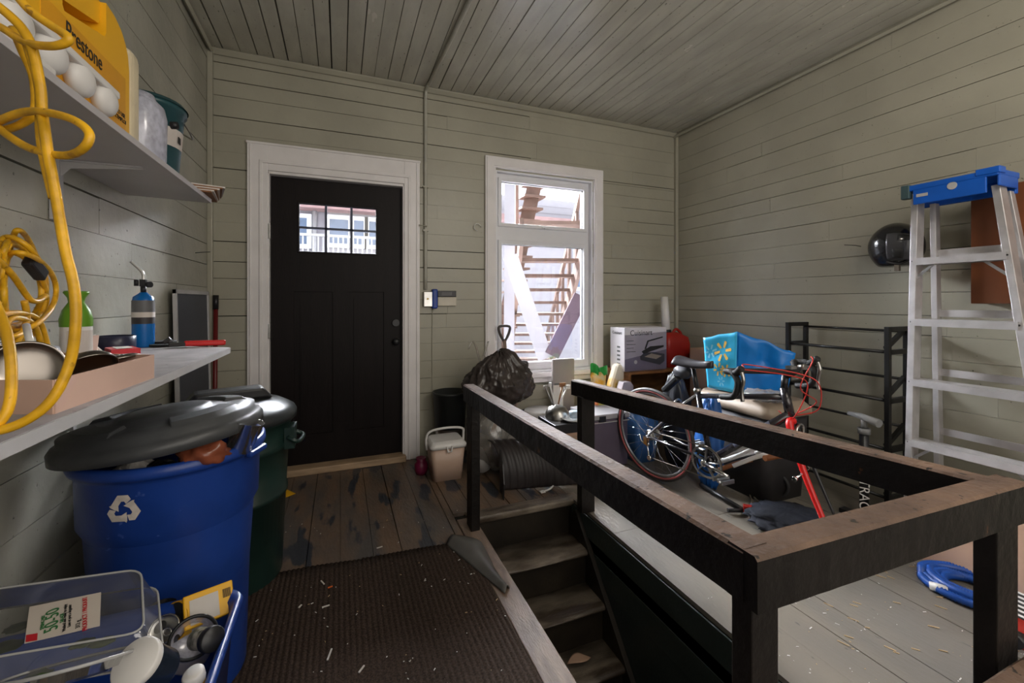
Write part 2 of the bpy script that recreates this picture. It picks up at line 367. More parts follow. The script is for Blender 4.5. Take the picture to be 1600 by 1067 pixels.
for k in range(1, 8):
    y = OY1-.02-RU*k-.03; z = -RI*k
    def fn(a, b, y=y, z=z): return V((OX0+(OX1-OX0)*a, y, z))
    m = M(); n = 16
    for j in range(n):                                 # worn, slightly dished tread with a round nosing
        pass
    prof = [(RU+.05, 0), (.03, 0), (.012, -.003), (.002, -.012), (0, -.02), (.004, -.03), (.02, -.034), (RU+.05, -.034)]
    vs = []
    for j in range(n+1):
        s = j/n; dish = -.010*math.sin(PI*s)**2
        for (a, b) in prof: vs.append((OX0+(OX1-OX0)*s, y+a, z+b+(dish if b > -.02 and a < .2 else 0)))
    q = len(prof)
    m.add(vs, [(j*q+i, j*q+(i+1) % q, (j+1)*q+(i+1) % q, (j+1)*q+i) for j in range(n) for i in range(q)], 0, True)
    obj('tread', m, TREAD, st)
    obj('riser', M().box(OX0, OX1, y+.025, y+.04, z-RI, z-.03), RISER, st)
m = M()
for X in (OX1-.028, OX0): m.bar((X+.014, OY1, -.10), (X+.014, OY1-RU*9, -.10-RI*9), .026, .22)
obj('stringer', m, RISER, st)

# ---------------------------------------------------------------- railing round the stairs
def T2(m): return m
rl = thing('stair_railing', (.98, 1.3, 0), 'black painted timber stair railing with worn brown top around the stair opening', 'railing')
A_ = V((.628, 2.14, .745)); B_ = V((.628, .50, .782)); C2 = V((1.385, .49, .772)); D_ = V((1.272, 2.13, .727))
def post(x0, x1, y0, y1, z1): obj('post', M().box(x0, x1, y0, y1, 0.006, z1), BLACKW, rl, bev=.003)
post(.618, .665, 2.10, 2.185, .665); post(1.235, 1.32, 2.05, 2.10, .65)
post(.600, .662, .485, .523, .742); post(1.335, 1.43, .475, .515, .690)
post(1.27, 1.36, 1.93+.3, 2.0+.3, .0061)if 0 else None
def rail(a, b, wd=.06, h=.085, name='rail', e0=0, e1=0):
    d = (b-a).normalized(); a = a-d*e0; b = b+d*e1
    m = M(); n = 30; sd = d.cross(V((0, 0, 1))).normalized(); vs = []
    for k in range(n+1):                              # hand worn beam: wavering arrises
        p = a.lerp(b, k/n)
        for (s, z) in ((-1, -h), (1, -h), (1, -.006), (.82, 0), (-.82, 0), (-1, -.006)):
            j = .0016*noise.noise(V((k*.9, s*3, z*50+a.x*9)))
            vs.append(p+sd*(s*wd/2+j*1.5)+V((0, 0, z+j)))
    fs = []; mi = []
    for k in range(n):
        for i in range(6):
            fs.append((k*6+i, k*6+(i+1) % 6, (k+1)*6+(i+1) % 6, (k+1)*6+i)); mi.append(1 if i in (2, 3, 4) else 0)
    fs += [(5, 4, 3, 2, 1, 0), tuple(n*6+i for i in range(6))]; mi += [0, 0]
    m.add(vs, fs); m.i = mi
    return obj(name, m, [BLACKW, RAILTOP], rl)
rail(A_, B_, e0=.045, e1=0); rail(D_, C2, e0=.045, e1=0)
rail(V((.60, .503, .782)), V((1.43, .49, .773)), .058, .088, e0=0, e1=.005)
rail(V((.52, .425, .395)), V((1.9, .425, .40)), .07, .09)
# ---------------------------------------------------------------- ribbed mat
mt = thing('floor_mat', (0, 1.3, 0), 'brown ribbed floor mat lying in front of the bins, corner curled', 'mat')
def matf(a, b):
    x = -.5+a*1.075; yb = 2.12-.10*a+.02*noise.noise(V((x*4, 1, 2)))
    y = -.6+(yb+.6)*b
    cx, cy = .585, 2.02; z = .008+.003*noise.noise(V((x*5, y*5, 0)))+.0018*math.cos(x*2*PI/.019)
    if a > .55 and b > .985: z += .004
    return V((x, y, z))
m = M().grid(matf, 440, 40, 0); obj('ribbed_sheet', m, MATM, mt, thick=.004)
def curl(a, b):                                        # curled corner lying over the floor edge
    ang = a*PI*.9; base = V((.47, 2.03, .012)).lerp(V((.61, 1.60, .012)), b)
    out = V((.11, .10, 0))*(1-abs(b-.35)*1.1)
    return base+out*a+V((0, 0, .022*math.sin(PI*min(1, a*1.05))+.012*math.sin(6*b)*a))
obj('curled_corner', M().grid(curl, 14, 16), MATF, mt, thick=.003, label='smooth grey curled corner')

# ---------------------------------------------------------------- door and window
dr = thing('door_1', (0, D, 0), 'x', 'x'); del dr['category']; del dr['label']; struct(dr)
m = M()
for (x0, x1, z0, z1) in ((-.57, -.45, 0, 2.235), (.44, .555, 0, 2.235)): m.box(x0, x1, D-.028, D+.0, z0, z1)
m.box(-.452, .442, D-.026, D, 2.055, 2.235)
m.box(-.575, .56, D-.034, D, 2.222, 2.238)
for x in (-.556, .528): m.box(x, x+.012, D-.034, D, 0, 2.22)
for x in (-.50, .468): m.box(x, x+.02, D-.036, D, 0, 2.11)
m.box(-.50, .488, D-.036, D, 2.10, 2.122)
obj('casing', m, WHITE, dr, bev=.004)
m = M().box(-.455, -.441, D-.02, D+.12, 0, 2.05).box(.43, .445, D-.02, D+.12, 0, 2.05).box(-.455, .445, D-.02, D+.12, 2.035, 2.05)
obj('jamb', m, WHITE, dr, bev=.003)
gx0, gx1, gz0, gz1 = -.266, .244, 1.53, 1.865
def plate(m, x0, x1, z0, z1, hs, y0, y1, mi=0):
    us = sorted({x0, x1}|{h[0] for h in hs}|{h[1] for h in hs}); vs = sorted({z0, z1}|{h[2] for h in hs}|{h[3] for h in hs})
    for a, b in zip(us, us[1:]):
        for c, d in zip(vs, vs[1:]):
            if not any(h[0] < (a+b)/2 < h[1] and h[2] < (c+d)/2 < h[3] for h in hs): m.box(a, b, y0, y1, c, d, mi)
m = M(); plate(m, -.44, .43, .02, 2.033, [(gx0, gx1, gz0, gz1), (-.30, -.05, .25, 1.25), (.05, .30, .25, 1.25)], D+.03, D+.075)
m.box(-.305, -.045, D+.042, D+.07, .24, 1.26).box(.045, .305, D+.042, D+.07, .24, 1.26)
m.box(-.26, -.09, D+.034, D+.05, .30, 1.20).box(.09, .26, D+.034, D+.05, .30, 1.20)
sl = obj('door_slab', m, DOORM, dr)
gw = (gx1-gx0)/3; gh = (gz1-gz0)/2
m = M()
for k in (1, 2): m.box(gx0+gw*k-.008, gx0+gw*k+.008, D+.036, D+.068, gz0, gz1)
m.box(gx0, gx1, D+.036, D+.068, gz0+gh-.007, gz0+gh+.007)
obj('muntin', m, mat('muntin_grey', (.04, .05, .09), .4), sl)
m = M(); plate(m, gx0-.012, gx1+.012, gz0-.012, gz1+.012, [(gx0, gx1, gz0, gz1)], D+.024, D+.07)
obj('pane_frame', m, DOORM, sl, bev=.002)
obj('pane', M().box(gx0, gx1, D+.05, D+.054, gz0, gz1), GLASS, sl)
m = M().lathe([(0, .05), (.018, .048), (.026, .035), (.024, .02), (.012, .012), (.012, 0), (.03, -.002)], (.385, D+.03, .88), 20, Matrix.Rotation(PI/2, 3, 'X'))
obj('door_knob', m, BLACKP, dr)
obj('deadbolt', M().cyl((.385, D+.03, 1.02), (.385, D+.012, 1.02), .026), BLACKP, dr)
for z in (1.65, .98, .3): obj('hinge', M().box(-.452, -.436, D-.024, D+.03, z-.05, z+.05), STEEL, dr, bev=.002)
obj('threshold', M().box(-.46, .45, D-.07, D+.12, .0, .045), mat('bare_pine', (.42, .29, .18), .6, var=.3, stretch=(1, 6, 6)), dr, bev=.006)
wn = thing('window_1', (1.63, D, .5), 'x', 'x'); del wn['category']; del wn['label']; struct(wn)
x0, x1, z0, z1 = 1.075, 2.185, .50, 2.352
m = M(); plate(m, x0, x1, z0, z1, [(1.165, 2.095, .58, 2.262)], D-.026, D); plate(m, x0+.012, x1-.012, z0, z1-.012, [(1.15, 2.11, .58, 2.275)], D-.032, D)
obj('window_casing', m, WHITE, wn, bev=.004)
obj('window_sill', M().box(x0-.01, x1+.01, D-.06, D, .545, .585), WHITE, wn, bev=.006)
m = M(); plate(m, 1.165, 2.095, .58, 2.262, [(1.185, 2.075, .60, 2.24)], D, D+.14); obj('window_jamb', m, SASH, wn, bev=.002)
m = M(); plate(m, 1.185, 2.075, .60, 2.24, [(1.235, 2.02, .665, 1.655), (1.235, 2.02, 1.83, 2.175)], D+.045, D+.10)
plate(m, 1.205, 2.05, .635, 1.69, [(1.235, 2.02, .665, 1.655)], D+.03, D+.05); plate(m, 1.205, 2.05, 1.80, 2.205, [(1.235, 2.02, 1.83, 2.175)], D+.03, D+.05)
obj('window_frame', m, SASH, wn, bev=.003)
m = M(); plate(m, 1.235, 2.02, .665, 1.655, [(1.238, 2.017, .668, 1.652)], D+.06, D+.08); plate(m, 1.235, 2.02, 1.83, 2.175, [(1.238, 2.017, 1.833, 2.172)], D+.06, D+.08)
obj('window_seal', m, GREY, wn)
obj('pane', M().box(1.235, 2.02, D+.068, D+.072, .665, 1.655), GLASS, wn); obj('pane', M().box(1.235, 2.02, D+.068, D+.072, 1.83, 2.175), GLASS, wn)
obj('window_latch', M().box(1.60, 1.66, D+.02, D+.035, 1.805, 1.82).box(1.62, 1.64, D+.008, D+.03, 1.80, 1.812), SASH, wn, bev=.002)
# ---------------------------------------------------------------- outside
struct(obj('ground', M().box(-6, 16, D+.3, 16, -1.0, -.9), SNOW))
hb = thing('neighbour_house', (3, 11, -.9), 'white sided house across the yard seen through the door pane', 'house')
m = M(); m.box(-6, 12, 11, 11.4, -.9, 4.1)
for k in range(25): m.add([(-6, 10.985, -.9+k*.2), (12, 10.985, -.9+k*.2), (12, 10.999, -.7+k*.2), (-6, 10.999, -.7+k*.2)], [(0, 1, 2, 3)])
obj('wall', m, SIDING, hb)
obj('eave', M().box(-6, 12, 10.55, 10.98, 3.28, 3.5), EAVE, hb)
def hwin(x0, x1, z0, z1):
    a = M(); plate(a, x0-.1, x1+.1, z0-.1, z1+.1, [(x0, x1, z0, z1)], 10.9, 10.99); q = obj('window', a, SASH, hb)
    obj('pane', M().box(x0, x1, 10.93, 10.96, z0, z1), BWIN, q)
for a in ((-1.0, -.72, 2.5, 3.1), (-.24, .17, 2.55, 3.12), (.30, .52, 2.55, 3.12), (.64, .95, 2.55, 3.12), (6.4, 7.2, 1.6, 3.0), (9, 10, 1, 3)): hwin(*a)
obj('drainpipe', M().tube([(-.56, 10.9, -.9), (-.56, 10.9, 3.3)], .05), LGREY, hb)
fn_ = thing('balcony_railing', (0, 9.5, -.9), 'grey outdoor balcony railing seen low in the door pane', 'railing')
m = M().box(-1.3, 1.3, 9.5, 9.56, 2.50, 2.55).box(-1.3, 1.3, 9.5, 9.56, 1.6, 1.66); obj('rail', m, LGREY, fn_)
for k in range(28): obj('baluster', M().box(-1.28+k*.094, -1.25+k*.094, 9.515, 9.545, 1.66, 2.50), LGREY, fn_)
obj('deck', M().box(-1.3, 1.3, 9.5, 10.8, 1.5, 1.6), LGREY, fn_)
for x in (-1.2, 1.2): obj('post', M().box(x-.05, x+.05, 9.5, 9.6, -.9, 1.5), LGREY, fn_)
# timber stairs
so = thing('outdoor_stairs', (3.2, 7.2, -.9), 'open reddish timber stairs rising outside the window', 'stairs')
S0 = V((3.32, 7.35, .10)); S1 = V((2.16, 4.05, 2.23)); dv = (S1-S0)/12; sd = V((-dv.y, dv.x, 0)).normalized(); sd = -sd if sd.x < 0 else sd
for k in range(-4, 12):
    c = S0+dv*k; fwd = V((dv.x, dv.y, 0)).normalized()
    obj('tread', M().bar(c-sd*.36, c+sd*.36, .25, .04), STWOOD, so)
for s in (-.38, .38, ): obj('stringer', M().bar(S0-dv*5+sd*s+V((0, 0, -.09)), S0+dv*11.3+sd*s+V((0, 0, -.09)), .045, .24), STWOOD, so)
for s in (-.42, .42): obj('handrail', M().bar(S0-dv*5+sd*s+V((0, 0, .9)), S0+dv*11.3+sd*s+V((0, 0, .9)), .05, .09), STWOOD, so)
for s in (-.42, .42):
    for k in range(-4, 12, 2):
        c = S0+dv*k+sd*s; obj('baluster', M().box(c.x-.02, c.x+.02, c.y-.02, c.y+.02, c.z, c.z+.9), STWOOD, so)
g_ = 'painted timber braces outside the window'
for nm, pa, pb, tt, w_, mm, lb in (('timber_brace', (797, 400), (852, 560), 4.6, .16, SIDING, 'wide white leaning board outside the window, sloping down to the right'),
        ('timber_brace', (795, 610), (797, 250), 4.9, .12, SIDING, 'white upright post outside at the left of the window'),
        ('timber_brace', (908, 462), (862, 555), 4.5, .15, mat('mauve_board', (.10, .06, .08), .7), 'dark mauve board outside the window, sloping down to the left')):
    q = M().bar(P(*pa, t=tt), P(*pb, t=tt), w_, .05, (sn, cs, 0)) if 0 else M().bar(P(*pa, t=tt), P(*pb, t=tt), .06, w_, (cs, -sn, 0))
    tag(obj(nm, q, mm), lb, 'board', g_)
# second flight with ragged stringer, farther left
s3 = thing('outdoor_stairs', (2.6, 7, -.9), 'narrow saw-toothed timber stair side seen at the left of the window', 'stairs')
a, b = P(768, 600, t=6.2), P(835, 290, t=6.0)
obj('stringer', M().bar(a, b, .05, .2, (cs, -sn, 0)), STWOOD, s3)
for k in range(18):
    c = a.lerp(b, k/17); obj('tread', M().box(c.x-.16, c.x+.16, c.y-.12, c.y+.12, c.z-.015, c.z+.015), STWOOD, s3)

# ---------------------------------------------------------------- wall fittings
cd_ = thing('electrical_conduit', (.6, D, 1.2), 'painted conduit running up the wall beside the door and across the ceiling', 'pipe')
obj('pipe', M().tube(smooth([(.60, D-.015, 1.27), (.60, D-.015, 2.6), (.60, D-.02, 2.74), (.605, D-.07, CZ-.02), (.62, D-.3, CZ-.016), (.66, 1.5, CZ-.016), (.70, BY, CZ-.016)], 8), .013, 10), mat('conduit_paint', (.42, .41, .35), .3), cd_)
for z in (2.05, 1.72): obj('clip', M().box(.58, .62, D-.028, D, z-.006, z+.006), WALL, cd_)
eb = thing('outlet_box', (.625, D, 1.15), 'grey metal outlet box with an orange light beside the white thermostat', 'outlet')
obj('box', M().box(.582, .65, D-.04, D, 1.14, 1.255), STEEL, eb, bev=.004); obj('pilot_light', M().cyl((.612, D-.045, 1.20), (.612, D-.04, 1.20), .007), WMO, eb)
obj('blue_cover', M().box(.645, .688, D-.05, D, 1.125, 1.275), mat('royal_blue', (.012, .05, .30), .4), eb, bev=.01)
th = thing('thermostat', (.76, D, 1.15), 'white wall control with a dark display between door and window', 'thermostat')
obj('body', M().box(.69, .838, D-.03, D, 1.145, 1.215), mat('cream', (.6, .55, .45), .4), th, bev=.006)
obj('display', M().box(.69, .835, D-.032, D, 1.216, 1.262), BLACKP, th, bev=.003); obj('screen', M().box(.72, .80, D-.034, D-.03, 1.226, 1.252), GLAB, th)
tag(obj('wire', M().tube(smooth([(.655, D-.008, 1.13), (.652, D-.006, .8), (.66, D-.006, .4), (.70, D-.02, .2), (.72, D-.04, .10)], 8), .003, 6), WALL), 'thin painted cable running down the wall beside the door', 'cable')
hk = M().tube([V((1.01, D-.02, 1.77))+V((math.cos(a/12*2*PI)*.028, 0, math.sin(a/12*2*PI)*.028)) for a in range(10)], .003, 6)
tag(obj('wall_hook', hk, STEEL), 'small round wire hook on the wall left of the window', 'hook')
for k, (q, lb) in enumerate(((P(305, 395, X=LX), 'bent nail sticking out of the left wall above the framed screen'), (P(1345, 385, X=RX), 'bent wire hook on the right wall beside the helmet'))):
    s = 1 if k == 0 else -1
    tag(obj('nail', M().tube([q, q+V((.035*s, .01, .006)), q+V((.06*s, .06, .014))], .0022, 6), INK), lb, 'nail')
q = P(665, 355, Y=D); tag(obj('wall_peg', M().tube([q, q+V((0, -.05, 0)), q+V((-.06, -.055, .004))], .004, 6), WALL), 'painted peg on the wall beside the door casing', 'peg')

# ---------------------------------------------------------------- shelves on the left wall
up = thing('upper_shelf', (-.65, .6, 1.60), 'white laminate upper wall shelf carrying the yellow jug', 'shelf')
m = M().prism([(LX+.003, -.25), (-.512, -.25), (-.512, 2.18), (LX+.003, 2.13)], lambda a, b, c: (a, b, c), 1.60, 1.618); obj('board', m, mat('shelf_white', (.47, .45, .46), .4, var=.05), up, bev=.001)
for yb in (1.67, .55):
    b_ = obj('bracket', M().box(LX+.002, LX+.024, yb-.012, yb+.012, 1.42, 1.598).prism([(LX+.004, 1.598), (LX+.22, 1.598), (LX+.22, 1.592), (LX+.045, 1.575), (LX+.024, 1.55)], lambda a, c, w_: (a, yb-.002+w_, c), 0, .004).box(LX+.002, LX+.22, yb-.01, yb+.01, 1.594, 1.5995), LGREY, up, bev=.001)
lo = thing('lower_shelf', (-.6, .6, .98), 'grey-white lower wall shelf carrying the cardboard tray', 'shelf')
SH = 1.008
m = M().prism([(LX+.003, -.25), (-.385, -.25), (-.385, 1.885), (LX+.003, 2.16)], lambda a, b, c: (a, b, c), SH-.022, SH); obj('board', m, mat('shelf_grey', (.36, .34, .34), .5, var=.25, scale=14, specks=((.1, .09, .08), 40, .7)), lo)
obj('edge_band', M().box(-.3855, -.383, -.25, 1.885, SH-.021, SH-.001), LGREY, lo)
for yb in (1.75, .6): obj('bracket', M().box(LX+.002, LX+.02, yb-.01, yb+.01, .78, SH-.023).bar((LX+.01, yb, .80), (LX+.3, yb, SH-.026), .006, .012), LGREY, lo)
UP = 1.618
# yellow jug
jg = thing('antifreeze_jug', (-.66, 1.35, UP), 'large yellow jug with a moulded handle and black lettering on the upper shelf', 'jug')
JX0, JX1, JY0, JY1, JH = -.70, -.545, 1.08, 1.50, .31
def jugpt(a, z):
    h = z/JH; k = 1 if h < .55 else 1-.55*((h-.55)/.45)**1.8
    return k
m = M(); hole = (1.192, 1.374, .185, .25)
f = lambda u, v, w_: (w_, u, v)
out = [(JY0, 0), (JY1-.01, 0), (JY1, .02), (JY1, .20), (1.494, .235), (1.480, .262), (1.455, .287), (1.42, .303), (1.37, .310), (1.32, .304), (1.26, .286), (1.2, .262), (1.13, .235), (JY0, .22)]
# body as bevelled slab with a slot cut by building strips
n = 60; ys = [JY0+(JY1-JY0)*k/n for k in range(n+1)]
def top(y):
    for (a, b), (c, d) in zip(out[2:], out[3:]):
        if min(a, c) <= y <= max(a, c) and a != c: return b+(d-b)*(y-a)/(c-a)
    return .02 if y > JY1-.001 else .22
for a, b in zip(ys, ys[1:]):
    ta, tb = top(a), top(b); inside = a >= hole[0]-.001 and b <= hole[1]+.001
    if inside:
        sl_ = lambda y: .178+.045*(y-hole[0])/.18+.012*(1-abs(2*(y-hole[0])/.182-1)**6 < .3)
        m.prism([(a, 0), (b, 0), (b, sl_(b)), (a, sl_(a))], lambda u, v, w_: (w_, u, UP+v), JX0, JX1)
        m.prism([(a, sl_(a)+.03), (b, sl_(b)+.03), (b, tb), (a, ta)], lambda u, v, w_: (w_, u, UP+v), JX0+.012, JX1-.012)
    else: m.prism([(a, 0), (b, 0), (b, tb), (a, ta)], lambda u, v, w_: (w_, u, UP+v), JX0, JX1)
obj('body', m, YPL, jg)
obj('cap', M().cyl((-.62, 1.11, UP+.225), (-.62, 1.11, UP+.262), .024), INK, jg)
obj('label_panel', M().box(JX1, JX1+.001, 1.12, 1.475, UP+.012, UP+.168), mat('orange_label', (.72, .33, .01), .35), jg)
text('lettering', 'Prestone', .052, (JX1+.002, 1.275, UP+.143), (0, 1, 0), (0, 0, 1), INK, jg, sx=.8)
text('lettering', 'READY TO USE\nPRET A L\'EMPLOI', .015, (JX1+.002, 1.42, UP+.055), (0, 1, 0), (0, 0, 1), INK, jg)
obj('emblem', M().cyl((JX1, 1.32, UP+.055), (JX1+.002, 1.32, UP+.055), .028, n=8), INK, jg)
obj('emblem_ring', M().tube([(JX1+.003, 1.32+.018*math.cos(a/16*2*PI), UP+.055+.018*math.sin(a/16*2*PI)) for a in range(16)], .0015, 5, True), PAPER, jg)
# milky white jug behind it
m = M().box(-.70, -.55, 1.515, 1.60, 0+UP, UP+.29)
tag(obj('milk_jug', m, mat('cream_jug', (.72, .62, .42), .35, var=.2), bev=.03, seg=4), 'cream white plastic container right behind the yellow jug', 'container')
# egg cartons
eg = thing('egg_tray', (-.54, 1.0, UP+.05), 'white moulded tray of cups on the upper shelf in front of the yellow jug', 'tray')
ax = V((0, 1, 0)); 
m = M().box(-.59, -.515, .60, 1.37, UP+.07, UP+.088); obj('rim', m, WHITEP, eg, bev=.004)
for k in range(7):
    for j in range(2):
        obj('cup', M().blob((-.572+j*.040, .70+k*.105, UP+.050), (.024, .043, .038), 0, 1, 10), WHITEP, eg)
obj('cord_guard', M().box(-.59, -.52, .60, 1.12, UP, UP+.018), WHITEP, eg, bev=.004)
# clear bottle + teal can
b1 = thing('clear_bottle', (-.58, 1.72, UP), 'empty clear plastic jug on the upper shelf beside the dark green pail', 'bottle')
obj('body', M().lathe([(.0, 0), (.052, 0), (.06, .02), (.062, .15), (.055, .185), (.035, .205), (.03, .22), (0, .225)], (-.585, 1.70, UP), 24, sy=1.25), MILK, b1); obj('cap', M().cyl((-.525, 1.75, UP+.15), (-.51, 1.76, UP+.155), .012), BLACKP, b1)
tl = thing('storage_pail', (-.63, 1.93, UP), 'dark green pail with a pale label and wire handle on the upper shelf', 'pail')
TC = V((-.64, 1.93, UP))
obj('body', M().lathe([(0, 0), (.072, 0), (.080, .01), (.098, .25), (.106, .252), (.106, .27), (.096, .27), (.078, .02), (0, .012)], TC, 28, sy=1.15), TEAL, tl)
m = M()
for k in range(10):
    a = math.radians(-85+k*11)
    if k: m.add([TC+V((r_*math.cos(q), r_*1.15*math.sin(q), z)) for r_, q, z in ((.0892, pa, .12), (.0892, a, .12), (.094, a, .185), (.094, pa, .185))], [(0, 1, 2, 3)])
    pa = a
obj('label_band', m, LBL, tl)
obj('label_print', M().cbox(TC+V((.0915, -.018, .15)), (.002, .022, .024)), INK, tl)
obj('handle', M().tube(smooth([TC+V((0, .12, .255)), TC+V((.06, .165, .23)), TC+V((.10, .10, .20)), TC+V((.10, 0, .225))], 6), .003, 6), STEEL, tl)
obj('lid', M().lathe([(0, .285), (.10, .282), (.11, .268)], TC, 28, sy=1.15), TEAL, tl)
for k in range(6):
    m = M().cbox((-.575+.004*k, 2.14+.012*k, UP+.004+k*.0075), (.16, .20, .006), Matrix.Rotation(.12+.03*k, 3, 'Z'))
    tag(obj('paper_pack', m, PAPER if k % 2 else CARDE), ('brown', 'pale')[k % 2]+' flat pack, '+('lowest', 'second from the bottom', 'third from the bottom', 'third from the top', 'second from the top', 'topmost')[k]+' in the stack on the upper shelf', 'packet', 'paper packs on the upper shelf')

# cardboard tray and contents on lower shelf
ty = thing('cardboard_tray', (-.56, 1.05, SH), 'shallow pinkish cardboard tray of dishes on the lower shelf', 'tray')
def wallq(m, a, b, h=.052, t_=.004): m.bar((a[0], a[1], SH+h/2), (b[0], b[1], SH+h/2), t_, h)
T0, T1, T2_, T3 = (-.407, .868), (-.392, 1.197), (-.66, 1.36), (-.70, .985)
for a, b in ((T0, T1), (T1, T2_), (T2_, T3), (T3, T0)):
    m = M(); wallq(m, a, b); obj('side', m, CARDP, ty)
obj('bottom', M().prism([T0, T1, T2_, T3], lambda a, b, c: (a, b, c), SH+.001, SH+.005), CARDE, ty)
for (c, r, sq, tx, tz, nm, lb) in ((P(42, 578, t=.72), .046, .3, 1.1, 1.0, 'metal_bowl', 'large steel bowl standing on edge in the near end of the cardboard tray'), (P(140, 574, t=.86), .042, .6, 2.6, .5, 'metal_bowl', 'steel bowl lying upturned in the middle of the cardboard tray'), (P(180, 563, t=.97), .045, .2, 2.9, .1, 'metal_dish', 'flat steel dish at the far end of the cardboard tray'), (P(5, 585, t=.74), .05, .3, 1.2, .7, 'metal_bowl', 'steel bowl cut off by the left edge of the photo in the tray')):
    rot = Matrix.Rotation(tx, 3, 'Y')@Matrix.Rotation(tz, 3, 'X')
    pr = [(0, -r*sq)]+[(r*math.sin(k*PI/16), -r*sq*math.cos(k*PI/16)) for k in range(1, 9)]+[(r*1.05, .002)]
    tag(obj(nm, M().lathe([(a, b) for a, b in pr], c, 32, rot), mat('dull_steel', (.30, .27, .24), .3, 1), thick=.003), lb, 'dish')
for (c, r, L, rx, ry, lb) in ((P(20, 562, t=.86), .032, .15, 1.45, -1.2, 'clear plastic bottle lying at the back of the cardboard tray'), (P(88, 560, t=.88), .026, .12, 1.45, -.9, 'clear plastic cup lying in the middle of the cardboard tray')):
    rot = Matrix.Rotation(ry, 3, 'Z')@Matrix.Rotation(rx, 3, 'X')
    tag(obj('clear_bottle', M().lathe([(0, 0), (r, 0), (r, L*.7), (r*.4, L*.9), (r*.4, L), (0, L)], c, 20, rot), MILK), lb, 'bottle')
tag(obj('paper_roll', M().cyl(P(50, 548, t=.83), P(41, 508, t=.86), .006), WHITEP), 'clear tube sticking up out of the cardboard tray', 'tube')
# spray bottle
sb = thing('green_bottle', (-.70, 1.45, SH), 'white bottle with a green shoulder and cap standing on the lower shelf', 'bottle')
c = P(116, 572, Z=SH)+V((-.0, .01, 0)); obj('body', M().lathe([(0, 0), (.030, 0), (.032, .01), (.032, .10), (.030, .12)], c, 24), WHITEP, sb)
obj('shoulder', M().lathe([(.033, .105), (.0335, .125), (.028, .148), (.016, .17), (.018, .182), (.026, .195), (.024, .20), (0, .20)], c, 24), GRN, sb)
m = M()
for k in range(10):
    a = math.radians(-100+k*12)
    if k: m.add([(c[0]+.0326*math.cos(q), c[1]+.0326*math.sin(q), SH+z) for q, z in ((pa, .02), (a, .02), (a, .095), (pa, .095))], [(0, 1, 2, 3)])
    pa = a
obj('label_band', m, LBL, sb)
# torch
tr = thing('propane_torch', P(224, 541, Z=SH), 'blue propane cylinder with a brass torch head on the lower shelf', 'torch')
c = P(224, 542, Z=SH); 
obj('cylinder', M().lathe([(0, 0), (.036, 0), (.038, .006), (.038, .19), (.034, .215), (.018, .228), (.012, .235), (0, .236)], c, 28), BLT, tr)
obj('label_band', M().lathe([(.0385, .10), (.0385, .145)], c, 28), DLAB, tr); obj('label_band', M().lathe([(.0386, .145), (.0386, .20)], c, 28), GLAB, tr); obj('label_band', M().lathe([(.0388, .128), (.0388, .15)], c, 28), LBL, tr)
obj('valve', M().cyl(c+V((0, 0, .235)), c+V((0, 0, .262)), .010).cbox(c+V((0, 0, .275)), (.02, .02, .03)).cyl(c+V((-.022, -.005, .262)), c+V((-.022, -.005, .288)), .008), BLACKP, tr)
obj('knob', M().cyl(c+V((.018, -.01, .268)), c+V((.03, -.016, .268)), .0125), BLACKP, tr)
TORCH = 1
obj('nozzle', M().tube(smooth([c+V((0, 0, .28)), c+V((0, 0, .31)), c+V((-.008, -.006, .33)), c+V((-.028, -.02, .358)), c+V((-.034, -.024, .366))], 5), [.006]*18+[.006, .007, .008], 10), STEEL, tr)
q = P(205, 545, Z=SH); tn = thing('tin', q, 'low round dark blue tin on the lower shelf against the propane cylinder', 'tin')
obj('body', M().lathe([(0, 0), (.055, 0), (.058, .008), (.058, .05), (.055, .052), (.053, .045), (0, .04)], q+V((-.03, -.045, 0)), 28), mat('navy_tin', (.02, .022, .05), .3), tn)
q = P(208, 553, Z=SH); pk = thing('red_packet', q, 'red and white printed packet on the lower shelf beside the tray', 'packet')
obj('box', M().cbox(q+V((-.02, -.02, .012)), (.07, .12, .022), Matrix.Rotation(.5, 3, 'Z')), RLAB, pk, bev=.002); obj('print', M().cbox(q+V((-.02, -.02, .0245)), (.04, .08, .001), Matrix.Rotation(.5, 3, 'Z')), PAPER, pk)
q = P(152, 560, Z=SH)
for k in range(6):
    tag(obj('paper_card', M().cbox(q+V((-.02+.006*k, -.01*k, .035)), (.002, .05, .075), Matrix.Rotation(.5-.1*k, 3, 'X')@Matrix.Rotation(-.5+.12*k, 3, 'Y')), CARDP if k % 2 else PAPER), ('pale', 'pinkish')[k % 2]+' paper card, '+('leftmost', 'second from the left', 'third from the left', 'third from the right', 'second from the right', 'rightmost')[k]+' in the fan beside the green bottle', 'card', 'cards fanned on the lower shelf')
q = P(262, 540, Z=SH)
st_ = tag(obj('sanding_disc', M().cyl(q+V((0, -.02, 0.001)), q+V((0, -.02, .010)), .05).cyl(q+V((-.02, .02, .010)), q+V((-.02, .02, .018)), .042), BLACKR), 'black discs lying on the lower shelf beside the red handled wrench', 'disc')
q = P(320, 540, Z=SH); wr = thing('pipe_wrench', q, 'red handled pipe wrench at the end of the lower shelf', 'wrench')
d = (P(350, 537, Z=SH)-P(282, 540, Z=SH)); d.z = 0; d.normalize(); q = q+V((-.0, -.035, 0))
obj('handle', M().bar(q+d*-.055+V((0, 0, .014)), q+d*.075+V((0, 0, .012)), .022, .020), RED, wr, bev=.005)
obj('jaw', M().bar(q+d*-.10+V((0, 0, .012)), q+d*-.05+V((0, 0, .012)), .03, .014).bar(q+d*-.115+V((0, 0, .02)), q+d*-.095+V((0, 0, .036)), .02, .014), BLACKP, wr, bev=.002)

tr.scale = (.9, .9, .88)
